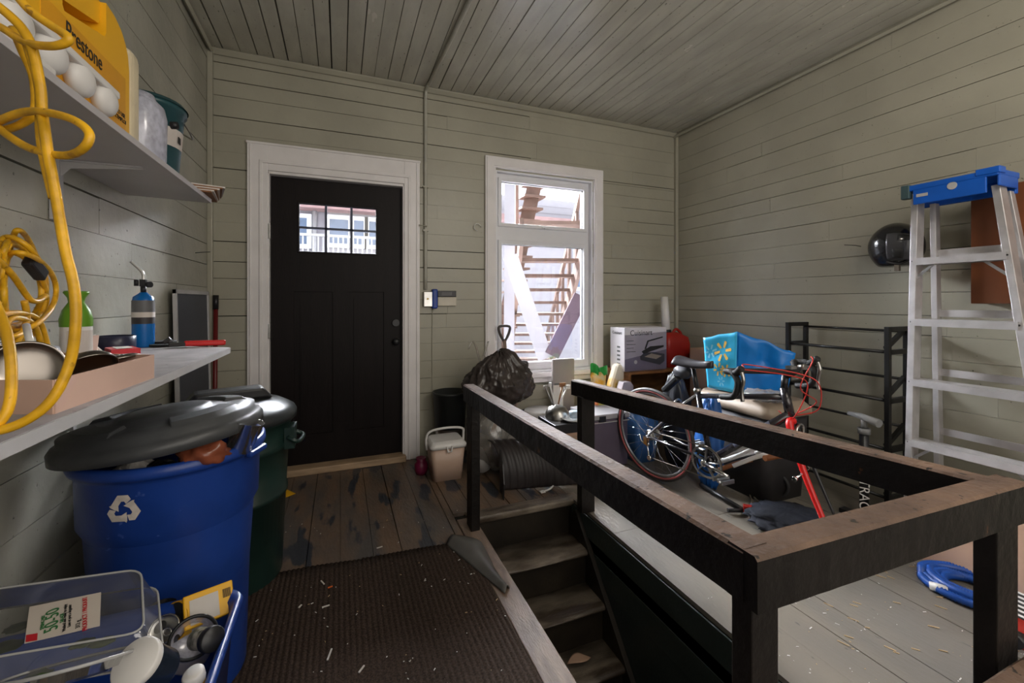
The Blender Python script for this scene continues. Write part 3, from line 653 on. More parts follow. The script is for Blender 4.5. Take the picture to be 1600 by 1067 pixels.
# yellow extension cord: hank on the wall + long hanging loop in front of the shelf
hn = thing('extension_cord', (-.7, 1.3, 1.1), 'yellow extension cord hanked on the left wall and hanging in loops over the shelf', 'cord')
m = M()
for k in range(6):                                     # hank loops
    ph = k*.35; cx = 20+R.uniform(-8, 12); cy = 455+R.uniform(-12, 12); rx = 40+k*2.2; ry = 62+R.uniform(-8, 25); pts = []
    for j in range(22):
        a = 2*PI*j/22; px = cx+rx*math.cos(a)*(.6 if math.cos(a) < 0 else 1)+6*math.sin(a*2+ph); py = cy+ry*math.sin(a)
        pts.append(P(px, py, X=-.70+.02*math.sin(a*3+k)+.007*k))
    m.tube(smooth(pts, 3, True), .0058, 8, True)
for pts in ([(0, 520), (20, 497), (50, 505), (62, 530), (64, 552)], [(10, 560), (35, 520), (42, 495), (38, 470)], [(0, 492), (30, 489), (60, 500), (74, 540)], [(-10, 400), (20, 430), (50, 470), (72, 462)]):
    m.tube(smooth([P(a, b, X=-.655) for a, b in pts], 5), .0062, 8)
obj('hank', m, YEL, hn)
obj('plug', M().bar(P(44, 405, X=-.66), P(66, 432, X=-.66), .022, .03), BLACKP, hn, bev=.005)
tt = .50
ln = [(-25, -60, .55), (5, 10, .53), (30, 55, .52), (60, 105, .51), (68, 165, .50), (60, 205, .50), (20, 240, .52), (-30, 262, .55)]
main = [(-60, -30, .5), (10, 20, .49), (45, 62, .49), (62, 130, .49), (66, 175, .49), (70, 205, .48), (76, 245, .48), (88, 310, .48), (102, 390, .48), (116, 450, .48), (118, 510, .48), (108, 570, .48), (80, 625, .47), (35, 660, .46), (-20, 672, .45), (-60, 640, .47), (-50, 560, .50), (-5, 470, .52)]
loop = [(-30, 160, .52), (-10, 190, .51), (10, 210, .50), (50, 233, .49), (100, 243, .48), (130, 232, .47), (140, 210, .47), (120, 190, .475), (85, 178, .48), (45, 174, .49), (10, 184, .50), (-8, 195, .51), (10, 202, .515), (40, 190, .51), (55, 170, .51), (52, 120, .52), (35, 80, .52), (20, 45, .53)]
up_ = [(-30, 30, .50), (0, 42, .5), (40, 66, .49), (80, 72, .48), (104, 66, .48), (105, 56, .48), (80, 40, .485), (45, 15, .49), (15, -20, .5)]
low2 = [(-10, 470, .50), (10, 520, .48), (18, 580, .47), (12, 640, .46), (-20, 680, .45)]
m = M()
for pp, r_ in ((main, .0050), (loop, .0044), (up_, .0044), (low2, .0050)): m.tube(smooth([P(a, b, t=c_) for a, b, c_ in pp], 7), r_, 10)
m.tube(smooth([P(a-6+3*math.sin(k*1.3), b, t=c_+.008) for k, (a, b, c_) in enumerate(main[2:8])], 6), .0040, 10)
obj('hanging_loop', m, YEL, hn)

# framed screen and red pole in the corner
sc = thing('window_screen', (-.68, 2.9, .45), 'dark mesh screen in a thin pale frame leaning in the corner past the lower shelf', 'screen')
a0, a1 = P(269, 455, X=-.765), P(322, 460, X=-.765); zt = 1.24
y0 = a0.y; y1 = a1.y
m = M(); fr = lambda u, v, w_: (-.765+w_+(zt-v)*.02, u, v)
for (u0, u1, v0, v1) in ((y0, y0+.02, 0, zt), (y1-.02, y1, 0, zt), (y0, y1, zt-.02, zt), (y0, y1, 0, .02)): m.prism([(u0, v0), (u1, v0), (u1, v1), (u0, v1)], fr, 0, .015)
obj('frame', m, LGREY, sc); m = M().prism([(y0+.02, .02), (y1-.02, .02), (y1-.02, zt-.02), (y0+.02, zt-.02)], fr, .006, .008); obj('mesh', m, SCREEN, sc)
q = P(336, 470, Y=3.22); pl = thing('red_pole', (q.x, 3.22, 0), 'dark red pole with a black tip standing in the corner left of the door', 'pole')
obj('shaft', M().cyl((q.x, 3.20, 0), (q.x, 3.235, 1.13), .013), mat('dark_red', (.13, .01, .01), .4), pl); obj('grip', M().cyl((q.x, 3.235, 1.13), (q.x, 3.238, 1.22), .016), BLACKP, pl)

# ---------------------------------------------------------------- bins
bb = thing('recycling_bin', (-.475, 1.625, 0), 'big round blue recycling bin with a white recycling symbol under the lower shelf', 'bin')
BC = V((-.475, 1.625, 0)); BR = .262; BZ = .745
prof = [(0, .0), (.205, 0), (.212, .015), (.228, .50), (.232, .525), (.252, .56), (.256, .70), (.262, .712), (.272, .714), (.276, .724), (.274, .742), (.264, .747), (.256, .742), (.247, .70), (.22, .3), (.2, .03), (0, .02)]
prof = [(a*.88, b) for a, b in prof]; obj('body', M().lathe(prof, BC, 64), BLUEP, bb)
for s in (-1, 1):
    a = math.radians(-20) if s > 0 else math.radians(150)
    c = BC+V((math.cos(a)*.243, math.sin(a)*.243, .715)); tdir = V((-math.sin(a), math.cos(a), 0)); n_ = V((math.cos(a), math.sin(a), 0))
    obj('handle', M().bar(c-tdir*.045+n_*.004, c+tdir*.045+n_*.004, .02, .018), BLUEP, bb, bev=.006)
# symbol
def sym(m, cc, ang0, zc, S, rfun):
    def w(u, v): a = ang0+u*S/rfun(zc); r = rfun(zc+v*S)+.0012; return V((cc.x+r*math.cos(a), cc.y+r*math.sin(a), zc+v*S))
    for k in range(3):
        ca, sa = math.cos(k*2*PI/3), math.sin(k*2*PI/3)
        rt = lambda p: (p[0]*ca-p[1]*sa, p[0]*sa+p[1]*ca)
        for poly in (((-.50, .06), (-.33, .16), (-.17, .44), (-.31, .36)), ((-.45, .14), (-.26, .03), (-.10, .30), (-.10, .56), (-.20, .56)), ((-.20, .56), (-.10, .30), (0, .30), (.14, .56)), ((.0, .30), (.09, .30), (.26, .55), (.14, .56)),):
            pass
        # bent band: leg up the left side, cap across the top, arrow head down the right
        for poly in (((-.46, .02), (-.235, .15), (-.135, .32), (-.345, .43)[:2], (-.40, .34)) if 0 else ((-.475, .10), (-.265, -.02), (-.06, .33), (-.20, .57)), ((-.20, .57), (-.06, .33), (.04, .33), (.17, .57)), ((.17, .57), (.04, .33), (.10, .23), (.27, .40)), ((.015, .16), (.385, .37), (.315, .01))):
            pts = [w(*rt((x, y))) for x, y in poly]; m.add(pts, [tuple(range(len(pts)))])
SA = math.atan2(-1.625+.0, .475)                    # direction bin -> camera
rf = lambda z: .253 if z > .56 else .23
m = M(); sym(m, BC, SA-.50, .640, .066, lambda z: .2545*.88+.0005)
obj('recycling_symbol', m, mat('symbol_white', (.62, .56, .50), .6, var=.2, scale=40), bb, flat=True)
# trash in it
WL = ['crumpled clear wrapper under the lid, right of the brown wrapper', 'crumpled white paper under the left front of the bin lid', 'small crumpled dark wrapper under the front of the bin lid', 'cloudy plastic lump under the right front of the bin lid', 'brown film scrap under the back of the bin lid']
for k in range(5):
    a = (-.9, -2.0, -1.5, -.6, 1.5)[k]; r = .135
    mm = [CLEAR, PAPER, BLACKP, MILK, FILM][k]
    tag(obj('crumpled_wrapper', M().blob(BC+V((r*math.cos(a), r*math.sin(a), .70+R.uniform(-.02, .03))), (.045, .045, .04), .4, 2, 12, k, .25), mm, flat=True), WL[k], 'wrapper', 'rubbish in the blue bin')
m = M().blob(P(318, 707, t=1.22), (.055, .05, .045), .4, 2, 14, 4, .35); tag(obj('brown_wrapper', m, FILM), 'shiny brown wrapper showing between the grey lid and the blue bin', 'wrapper')
q = P(372, 688, t=1.30); tag(obj('plastic_cup', M().lathe([(0, 0), (.035, 0), (.045, .09), (.047, .09)], q+V((0, 0, -.03)), 20, Matrix.Rotation(.3, 3, 'Y')), CLEAR), 'clear plastic cup poking out under the right of the grey lid', 'cup')
# lid: tilted
ldp = V((-.495, 1.615, .795)); rot = Matrix.Rotation(-.02, 3, 'X')@Matrix.Rotation(-.10, 3, 'Y')
ld = thing('bin_lid', ldp, 'round charcoal lid lying tilted on the full blue bin', 'lid')
def lm(a, r, z): 
    return r
prof = [(0, .058), (.10, .056), (.115, .052), (.122, .044), (.19, .040), (.235, .030), (.235, .014), (.248, .008), (.256, -.004), (.256, -.028), (.249, -.028), (.247, -.008), (.22, .002), (.1, .03), (0, .032)]
obj('disc', M().lathe(prof, ldp, 72, rot), LID, ld)
for k in range(4):
    m = M()
    a0 = k*PI/2+.35; pts = []; vs = []; n = 16
    for j in range(n+1):
        a = a0+.95*j/n; e = .006 if 0 < j < n else 0
        vs += [ldp+rot@V((math.cos(a)*r, math.sin(a)*r, z)) for r, z in ((.150, .043), (.158, .043+.010), (.205, .036+.010), (.218, .034))]
    m.add(vs, [(j*4+i, j*4+i+1, (j+1)*4+i+1, (j+1)*4+i) for j in range(n) for i in range(3)]+[(0, 1, 2, 3), (n*4+3, n*4+2, n*4+1, n*4)], 0, False)
    obj('raised_rib', m, LID, ld, bev=.003)
# green bin
gb = thing('green_bin', (-.44, 2.14, 0), 'dark green round dustbin with a black lid behind the blue recycling bin', 'bin')
GC = V((-.44, 2.14, 0))
obj('body', M().lathe([(0, 0), (.195, 0), (.2, .01), (.215, .35), (.222, .352), (.222, .37), (.216, .372), (.225, .55), (.235, .555), (.235, .575), (.228, .58), (.235, .66), (.248, .665), (.248, .685), (.23, .68), (0, .67)], GC, 56), DGREEN, gb)
for a in (-.15, PI-.4):
    n_ = V((math.cos(a), math.sin(a), 0)); td = V((-n_.y, n_.x, 0)); c = GC+n_*.24
    obj('handle', M().tube(smooth([c-td*.05+V((0, 0, .60)), c-td*.05+n_*.04+V((0, 0, .58)), c+td*.05+n_*.04+V((0, 0, .58)), c+td*.05+V((0, 0, .60))], 4), .009, 8).box(c.x-.02, c.x+.02, c.y-.05, c.y+.05, .55, .64), DGREEN, gb)
gl = thing('dustbin_lid', GC+V((0, 0, .69)), 'black lid with a raised bar handle on the green dustbin', 'lid')
obj('disc', M().lathe([(0, .765), (.12, .76), (.20, .745), (.235, .725), (.25, .715), (.258, .70), (.258, .675), (.252, .675), (.25, .70), (0, .72)], GC, 56), mat('dark_lid', (.03, .035, .037), .3), gl)
obj('handle', M().prism([(-.16, 0), (-.12, .05), (.12, .05), (.16, 0)], lambda u, v, w_: GC+V((u*.96-w_*.3, u*.3+w_, .758+v)), -.05, .05), BLACKP, gl, bev=.012)
q = GC+V((-.2, -.15, .72)); obj('side_clamp', M().tube(smooth([q, q+V((-.07, -.02, 0)), q+V((-.085, -.03, .05)), q+V((-.03, -.03, .065)), q+V((.03, -.02, .06))], 5), .008, 8), BLACKP, gl)

# ---------------------------------------------------------------- blue box of containers, front left
bx = thing('blue_recycling_box', (-.5, 1.05, 0), 'blue box full of empty cans and tubs in the front left corner', 'box')
XC, YC = -.492, 1.115
def rr(hx, hy, r, z, n=6, cx=XC, cy=YC, wob=0):
    o_ = []
    for qx, qy, a0 in ((1, 1, 0), (-1, 1, PI/2), (-1, -1, PI), (1, -1, 3*PI/2)):
        for j in range(n+1):
            a = a0+PI/2*j/n; o_.append(V((cx+qx*(hx-r)+r*math.cos(a), cy+qy*(hy-r)+r*math.sin(a), z)))
    return o_
def loft(m, rings, cap0=True, cap1=False, mi=0):
    n = len(rings[0]); vs = [p for r in rings for p in r]
    fs = [(k*n+j, k*n+(j+1) % n, (k+1)*n+(j+1) % n, (k+1)*n+j) for k in range(len(rings)-1) for j in range(n)]
    m.add(vs, fs, mi, True)
    if cap0: m.add(rings[0], [tuple(range(n))[::-1]], mi)
    if cap1: m.add(rings[-1], [tuple(range(n))], mi)
    return m
m = loft(M(), [rr(.21, .17, .03, 0), rr(.238, .20, .035, .385), rr(.25, .212, .04, .39), rr(.257, .22, .04, .405), rr(.25, .213, .04, .42), rr(.234, .196, .035, .40), rr(.215, .18, .03, .30)], True, True)
obj('tub', m, BLUEP, bx)
# clear clamshell with label
cl = thing('salad_clamshell', P(110, 975, t=.74), 'big clear plastic salad tub with a 50-50 label lying on the blue box', 'container')
e0, e1, e2 = P(-60, 922, t=.86), P(236, 882, t=.95), P(244, 992, t=.80); e3 = e0+e2-e1
nn = (e1-e0).cross(e3-e0).normalized(); nn = nn if nn.dot(V((0, 0, CH))-e0) > 0 else -nn
def quadr(s, r, dpt, n=5):
    c4 = [e0, e1, e2, e3]; cc = sum(c4, V())/4; o_ = []
    for k in range(4):
        p = cc+(c4[k]-cc)*s; pa_ = cc+(c4[k-1]-cc)*s; pb_ = cc+(c4[(k+1) % 4]-cc)*s
        a = p+(pa_-p).normalized()*r; b = p+(pb_-p).normalized()*r
        for j in range(n+1):
            t_ = j/n; o_.append((a*(1-t_)**2+p*2*t_*(1-t_)+b*t_*t_)+nn*dpt)
    return o_
m = loft(M(), [quadr(.86, .03, .0), quadr(.90, .03, -.004), quadr(1, .03, -.055), quadr(1.04, .035, -.058), quadr(1.05, .035, -.063)], True, False)
obj('tub', m, CLEAR, cl)
m = M()
for s, dz in ((.885, .001), (1.045, -.060)):
    m.tube(quadr(s, .03, dz), .0022, 6, True)
obj('moulded_rim', m, mat('frosted_rim', (.45, .45, .44), .25), cl)
lc = [P(36, 947, t=.745), P(158, 924, t=.78), P(156, 978, t=.74), P(30, 1006, t=.705)]
# put label on the tub face plane
def onpl(px, py, off=.003):
    d = P(px, py, t=1)-V((0, 0, CH)); o0 = V((0, 0, CH)); k = (e0+nn*off-o0).dot(nn)/d.dot(nn); return o0+d*k
L_ = [onpl(46, 948), onpl(158, 925), onpl(156, 978), onpl(38, 1006)]
m = M().add(L_, [(0, 1, 2, 3)]); obj('label_card', m, mat('label_paper', (.62, .55, .48), .6, var=.06), cl)
ux = (L_[1]-L_[0]).normalized(); uy = (L_[0]-L_[3]).normalized()
def lab(body, px, py, size, mm, vert=True):
    o_ = onpl(px, py, .0042)
    a, b = (uy, -ux) if vert else (ux, uy)
    text('lettering', body, size, o_, a, b, mm, cl)
lab('50-50', 82, 968, .026, GINK); lab('SPRING MIX', 67, 972, .007, GINK); lab('SALADE', 97, 965, .007, GINK)
lab('PRODUCT / PRODUIT', 133, 958, .0095, RLAB); lab('312 g', 122, 975, .009, INK); lab('Washed and ready to enjoy\nLave et pret a deguster', 105, 963, .0065, INK)
m = M().add([onpl(41, 992, .0042), onpl(59, 989, .0042), onpl(58, 1000, .0042), onpl(40, 1003, .0042)], [(0, 1, 2, 3)]); obj('logo_square', m, RLAB, cl)
LFS = ['at the left of the label', 'below the label near the left edge', 'right below the label', 'right of the lower label corner', 'at the bottom of the tub']
for k, (a, b, s) in enumerate(((28, 980, .02), (10, 1010, .025), (130, 1005, .018), (160, 1003, .02), (58, 1055, .02))):
    tag(obj('salad_leaf', M().blob(onpl(a, b, -.045), (s, s*.7, .004), .5, 2, 8, k), mat('leaf_green', (.05, .09, .02), .6)), 'wilted green leaf inside the clear salad tub, '+LFS[k], 'leaf', 'leaves in the salad tub')
# second clear container below
m = M()
q = P(110, 1062, t=.74); obj_ = thing('clear_tray', q, 'ridged clear plastic lid under the salad tub at the bottom edge', 'lid')
m.lathe([(0, 0), (.05, 0), (.052, .006), (.075, .006), (.078, .02), (.09, .022)], q, 40, Matrix.Rotation(-.5, 3, 'X'))
obj('dome', m, CLEAR, obj_); obj('rim', M().tube([q+Matrix.Rotation(-.5, 3, 'X')@V((.09*math.cos(a/40*2*PI), .09*math.sin(a/40*2*PI), .022)) for a in range(40)], .003, 6, True), mat('frosted_ring', (.4, .4, .4), .2), obj_)
# cans, tubs
def can(nm, p, d, r, h, mb, mt_, lb, cat, extra=None):
    d = V(d).normalized(); a = d.orthogonal().normalized(); b = d.cross(a); rot = Matrix((a, b, d)).transposed()
    t_ = thing(nm, p, lb, cat)
    obj('body', M().lathe([(0, 0), (r*.94, 0), (r, .004), (r, h-.004), (r*.96, h)], p, 32, rot), mb, t_)
    return t_, rot
p = P(246, 1046, t=.80); d = (P(196, 1022, t=.73)-P(252, 1042, t=.80)).normalized()
t_, rot = can('dark_tub', p-d*.010, d, .034, .07, mat('navy_label', (.012, .02, .035), .25, var=.4, scale=20), None, 'dark blue plastic tub with a wide white lid at the front of the blue box', 'tub')
obj('lid', M().lathe([(.0365, .064), (.0375, .068), (.0375, .077), (.035, .080), (0, .080)], p-d*.010, 40, rot), WHITEP, t_)
for z, s in ((.05, .05), (.03, .04)):
    pass
p = P(257, 984, t=1.03); d = (P(250, 976, t=.74)-p).normalized(); d = V((-.05, -.75, .66))
t_, rot = can('drink_can', p-d*.11, d, .032, .115, mat('can_dark', (.03, .028, .03), .3, .4), None, 'opened drink can with its ring pull showing beside the salad tub', 'can')
obj('rim', M().tube([p-d*.11+rot@V((.030*math.cos(a/28*2*PI), .030*math.sin(a/28*2*PI), .117)) for a in range(28)], .0022, 6, True), CHROME, t_)
obj('top', M().lathe([(0, .112), (.027, .112), (.030, .116)], p-d*.11, 28, rot), STEEL, t_)
obj('opening', M().lathe([(0, .113), (.011, .113)], p-d*.11+rot@V((0, -.012, 0)), 16, rot, sx=1.2), INK, t_); obj('ring_pull', M().tube([p-d*.11+rot@V((.007*math.cos(a/12*2*PI), .010+.010*math.sin(a/12*2*PI), .1155)) for a in range(12)], .0018, 6, True), CHROME, t_)
p = P(250, 958, t=1.13); t_, rot = can('drink_can', p-V((0, 0, .05)), (.1, .1, 1), .028, .07, STEEL, None, 'small silver and blue can standing behind the opened drink can', 'can')
obj('blue_band', M().lathe([(.0285, .012), (.0285, .04)], p-V((0, 0, .05)), 28, rot), BLT, t_)
p = P(312, 955, t=1.12); d = V((-.62, -.70, .25)).normalized()
t_, rot = can('yellow_can', p-d*.05, d, .042, .11, YPL, None, 'yellow food can with its open dark end facing out in the blue box', 'can')
obj('opening', M().lathe([(0, .1085), (.039, .1085)], p-d*.05, 28, rot), INK, t_); obj('rim', M().lathe([(.040, .108), (.043, .112), (.043, .106)], p-d*.05, 28, rot), YPL, t_)
q = P(326, 946, t=1.10); t_ = thing('yellow_carton', q, 'yellow carton with a white back panel leaning at the back of the blue box', 'carton')
rt = Matrix.Rotation(.35, 3, 'Z')@Matrix.Rotation(-.65, 3, 'X'); obj('box', M().cbox(q, (.105, .035, .075), rt), YPL, t_, bev=.003); obj('panel', M().cbox(q+rt@V((-.01, -.0185, -.004)), (.06, .001, .055), rt), PAPER, t_)
m = M()
for k in range(9): m.cbox(q+rt@V((.03+k*.002, -.0187, .012)), (.001, .001, .02), rt)
obj('barcode', m, INK, t_)
p = P(300, 1004, t=1.02); d = V((.25, -.5, .83)).normalized()
t_, rot = can('glass_jar', p-d*.05, d, .045, .075, MILK, None, 'wide jar with a torn label and black rim in the middle of the blue box', 'jar')
obj('rim', M().tube([p-d*.05+rot@V((.046*math.cos(a/32*2*PI), .046*math.sin(a/32*2*PI), .075)) for a in range(32)], .004, 6, True), BLACKP, t_)
obj('label_band', M().lathe([(.0455, .01), (.0455, .06)], p-d*.05, 28, rot), LBL, t_)
p = P(318, 998, t=.98); d = (P(352, 999, t=.94)-p).normalized()
t_, rot = can('spice_jar', p-d*.03, d, .022, .06, mat('speckled_jar', (.5, .46, .38), .3, col2=(.12, .12, .08), scale=60), None, 'speckled jar with a black screw lid at the right of the blue box', 'jar')
obj('lid', M().lathe([(.0235, .052), (.0255, .055), (.0255, .070), (.023, .073), (0, .073)], p-d*.03, 32, rot), BLACKP, t_)
p = P(316, 1062, t=.90); t_, rot = can('pill_bottle', p-V((0, 0, .05)), (-.15, -.2, 1), .017, .07, mat('amber', (.75, .36, .01), .3), None, 'small orange bottle with a white lid at the bottom edge of the blue box', 'bottle')
obj('lid', M().lathe([(.0185, .062), (.0195, .066), (.0195, .082), (.017, .086), (0, .086)], p-V((0, 0, .05)), 28, rot), WHITEP, t_); obj('label_band', M().lathe([(.0175, .0), (.0175, .03)], p-V((0, 0, .05)), 28, rot), PAPER, t_)
tag(obj('yellow_card', M().cbox(P(441, 772, Z=.004), (.10, .12, .002), Matrix.Rotation(.6, 3, 'Z')), YPL), 'yellow card lying on the floor beside the green dustbin', 'card')
# ---------------------------------------------------------------- floor litter
m = M()
for k in range(420):
    if R.random() < .5: x = R.uniform(-.3, .62); y = R.uniform(.6, 2.6)
    else: x = R.uniform(1.35, 2.5); y = R.uniform(.3, 1.3)
    s = R.uniform(.001, .003); l_ = s*R.choice((1, 1, 2, 3, 5)); z = .0145 if (x < .58 and y < 2.0) else .0015
    m.cbox((x, y, z), (l_, s, .0015), Matrix.Rotation(R.uniform(0, PI), 3, 'Z'), R.choice((0, 0, 1)))
for k in range(26):
    px, py = R.uniform(1290, 1480), R.uniform(860, 1040); q = P(px, py, Z=.002); m.cbox(q, (R.uniform(.015, .035), .003, .002), Matrix.Rotation(R.gauss(-1.0, .25), 3, 'Z'), 1)
tag(obj('sawdust', m, [WHITEP, mat('wood_chip', (.5, .36, .2), .8)]), 'pale chips and crumbs scattered over floor and mat', 'litter', kind='stuff')
for (px, py, l_, a, mm, lb) in ((516, 917, .02, .2, mat('orange_scrap', (.7, .13, .02), .6), 'small orange scrap on the brown mat'), (504, 910, .035, 2.0, PAPER, 'bent pale splinter beside the orange scrap on the mat'), (509, 947, .03, .1, PAPER, 'short white stick near the middle of the mat'), (469, 947, .018, 1, PAPER, 'square white crumb left of the short stick on the mat'), (593, 855, .03, .2, PAPER, 'white splinter on the bare floor just beyond the mat'), (515, 1022, .05, 1.3, WHITEP, 'long thin splinter near the front of the mat'), (565, 1045, .03, .9, PAPER, 'crumpled pale bit at the front of the mat')):
    q = P(px, py, Z=.014 if py > 880 else .003); tag(obj('scrap', M().cbox(q, (l_*.9, min(l_, .005), .003), Matrix.Rotation(a, 3, 'Z')), mm), lb, 'scrap')
tag(obj('dry_leaf', M().grid(lambda a, b: P(905, 1035, Z=-.56)+V(((a-.5)*.13, (b-.5)*.06*math.sin(PI*min(.98, max(.02, a))), .014+.012*math.sin(a*4))), 10, 6), CARD, thick=.001), 'curled dry leaf on the lowest visible stair tread', 'leaf')

# ---------------------------------------------------------------- things below the window
# pet food tub
pt = thing('caddy', (.66, 2.86, 0), 'small beige caddy with a white lid and carrying handle beside the left rail post', 'caddy')
m = loft(M(), [rr(.095, .085, .025, 0.0, cx=.66, cy=2.86), rr(.115, .10, .03, .225, cx=.66, cy=2.86)], True, True); obj('body', m, mat('beige_plastic', (.50, .35, .27), .4, var=.05), pt)
m = loft(M(), [rr(.122, .107, .03, .215, cx=.66, cy=2.86), rr(.124, .109, .03, .235, cx=.66, cy=2.86), rr(.10, .085, .03, .262, cx=.66, cy=2.86)], True, True); obj('lid', m, WHITEP, pt)
obj('handle', M().tube(smooth([(.535, 2.86, .19), (.53, 2.86, .27), (.56, 2.85, .315), (.66, 2.84, .33), (.77, 2.85, .315), (.785, 2.86, .27), (.78, 2.86, .19)], 6), .008, 8), WHITEP, pt)
obj('latch', M().tube([(.645, 2.745, .235), (.65, 2.742, .20), (.675, 2.742, .20), (.68, 2.745, .235)], .005, 6), WHITEP, pt)
q = P(660, 744, Z=0); t_ = thing('magenta_pot', q, 'small dark magenta pot on the floor against the door casing', 'pot')
obj('body', M().lathe([(0, 0), (.035, 0), (.045, .03), (.045, .07), (.03, .09), (.036, .11), (.033, .11), (0, .08)], q+V((0, .05, 0)), 24), MAG, t_)
bk = thing('black_bucket', (.72, 3.13, 0), 'tall dark bin standing against the wall behind the beige caddy', 'bin')
obj('body', M().lathe([(0, 0), (.095, 0), (.125, .50), (.13, .50), (.13, .515), (.12, .515), (.09, .02), (0, .02)], (.755, 3.12, 0), 32), mat('charcoal', (.022, .024, .024), .5), bk); obj('band', M().lathe([(.107, .2), (.112, .255)], (.755, 3.12, 0), 32), STEEL, bk)
# clear bag of recycling
m = M().blob((1.02, 2.86, .25), (.21, .18, .25), .12, 1.6, 30, 3, .12, fn=lambda p, d: V((p.x, p.y, max(p.z, -.246))))
bg_ = thing('clear_rubbish_bag', (1.02, 2.86, 0), 'clear bag of bottles on the floor below the black rubbish bag', 'bag'); obj('film', m, CLEARB, bg_)
for k, (x, y, z, r, h) in enumerate(((.92, 2.80, .03, .045, .2), (1.05, 2.82, .04, .05, .22), (1.0, 2.9, .25, .04, .15), (1.13, 2.86, .08, .035, .18), (.94, 2.87, .25, .035, .13))):
    tag(obj('plastic_bottle', M().lathe([(0, 0), (r, 0), (r, h*.7), (r*.4, h*.85), (r*.4, h), (0, h)], (x, y, z), 16, Matrix.Rotation(.2*k-.4, 3, 'Y')), (WHITEP, MILK, CARD, WHITEP, GREY)[k]), ('white bottle low at the left', 'cloudy bottle low in the middle', 'brown bottle at the top', 'white bottle low at the right', 'grey bottle at the upper left')[k]+' of the clear rubbish bag', 'bottle', 'bottles in the clear rubbish bag')
bl = thing('black_rubbish_bag', (1.03, 2.90, .48), 'full crinkled black rubbish bag lying on the clear bag below the window', 'bag')
def knot(p, d):
    k = max(0, d.z-.75)*4; return V((p.x*(1-.35*min(1, k)), p.y, p.z+.06*min(1, k)))
def pleat(p, d):
    ph = math.atan2(d.y, d.x); w_ = .5+.5*d.z
    k = 1+.05*w_*math.sin(ph*17+3*noise.noise(d*3))+.03*w_*math.sin(ph*41+5*noise.noise(d*4))+.05*noise.noise(d*6)+.03*abs(noise.noise(d*11))
    q = knot(p*k, d); return V((q.x, q.y, max(q.z, -.14)))
m = M().blob((1.04, 2.85, .60), (.24, .19, .17), .22, 1.5, 70, 11, 0, fn=pleat); obj('film', m, BAGB, bl)
m = M().blob((1.02, 2.85, .775), (.045, .04, .03), .5, 3, 16, 5, .5); obj('knot', m, BAGB, bl)
obj('tie_strip', M().grid(lambda a, b: V((.90-.09*a, 2.86-.02*a, .74+.16*math.sin(a*2.4)))+V((.012*b, 0, .008*b)), 14, 2), CLEARB, bl, thick=.001)
obj('tie_strip', M().grid(lambda a, b: V((.90+.06*a, 2.86, .70+.20*a))+V((.012*b, 0, 0)), 10, 2), CLEARB, bl, thick=.001)
# shovels
def shovel(px, py, tw, lb, Y, bx_, h=.06):
    q = P(px, py, Y=Y); t_ = thing('shovel', (bx_, Y-.10, 0), lb, 'shovel')
    w_ = tw
    pts = [q+V((-w_, 0, .05)), q+V((w_, 0, .05)), q+V((w_*.95, 0, 0)), q+V((.008, 0, -.06)), q+V((-.008, 0, -.06)), q+V((-w_*.95, 0, 0))]
    obj('handle', M().tube(smooth(pts, 4, True), .011, 8, True), mat('shovel_grip', (.06, .05, .05), .4), t_)
    e = V((bx_, Y-.10, .32)); obj('shaft', M().cyl(q+V((0, 0, -.06)), e, .014), mat('shovel_wood', (.30, .22, .18), .5), t_)
    obj('blade', M().grid(lambda a, b: V((bx_+(a-.5)*.2*(1-.3*b**3), Y-.10-.02*math.sin(PI*a), .33-.32*b)), 10, 10), BLACKP, t_, thick=.003)
shovel(788, 520, .042, 'wooden D-handled shovel standing tallest in front of the window', 3.20, 1.245)
shovel(816, 576, .038, 'D-handled shovel behind the black rubbish bag, lower of the two', 3.12, 1.22)
# ribbed scoop (snow shovel) with red clip
sp = thing('snow_scoop', (1.17, 2.42, 0), 'black ribbed snow shovel scoop resting on the floor behind the stair head', 'shovel')
def scoop(a, b):
    base = V((.93, 2.49, .004)).lerp(V((1.44, 2.38, .004)), a)
    ph = b*1.9-.25; r = .17
    rib = .0016*math.tanh(3*math.sin(a*2*PI*11))
    n_ = V((.2, -.98, 0))
    return base+n_*((r+rib)*math.cos(ph)-.16)+V((0, 0, .05+max(-.04, (r+rib)*math.sin(ph)*1.28)))
obj('scoop', M().grid(scoop, 110, 18), mat('black_scoop', (.024, .018, .018), .5, var=.3), sp, thick=.004)
obj('side_wall', M().prism([(0, 0), (.15, 0), (.17, .1), (.12, .2), (.04, .26), (0, .25)], lambda u, v, w_: V((.925+w_+.0, 2.50, 0))+V((.2*-u, .98*-u+.02, v+.003)), 0, .006), BLACKP, sp)
q = P(834, 690, Y=2.52); tag(obj('red_clip', M().cbox(q, (.022, .02, .05), Matrix.Rotation(-.3, 3, 'Y')).tube([q+V((0, 0, -.03)), q+V((.05, 0, -.035)), q+V((.055, 0, -.015))], .003, 6), REDP, bev=.003), 'small red clip resting on top of the black snow scoop', 'clip')
q = P(860, 765, Z=.004); tag(obj('plastic_fork', M().tube(smooth([q+V((-.06, -.02, .006)), q+V((0, 0, .006)), q+V((.05, .04, .016)), q+V((.075, .07, .02))], 5), .005, 6).cbox(q+V((-.065, -.02, .006)), (.03, .03, .004)), WHITEP), 'white plastic bit lying in front of the black snow scoop', 'plastic bit')
# white bucket
bk = thing('white_bucket', (1.45, 3.02, 0), 'white bucket with a lid below the window sill', 'bucket')
obj('body', M().lathe([(0, 0), (.11, 0), (.125, .31), (0, .31)], (1.46, 3.03, 0), 32), WHITEP, bk); obj('lid', M().lathe([(.132, .30), (.135, .32), (.13, .335), (0, .33)], (1.46, 3.03, 0), 32), WHITEP, bk)
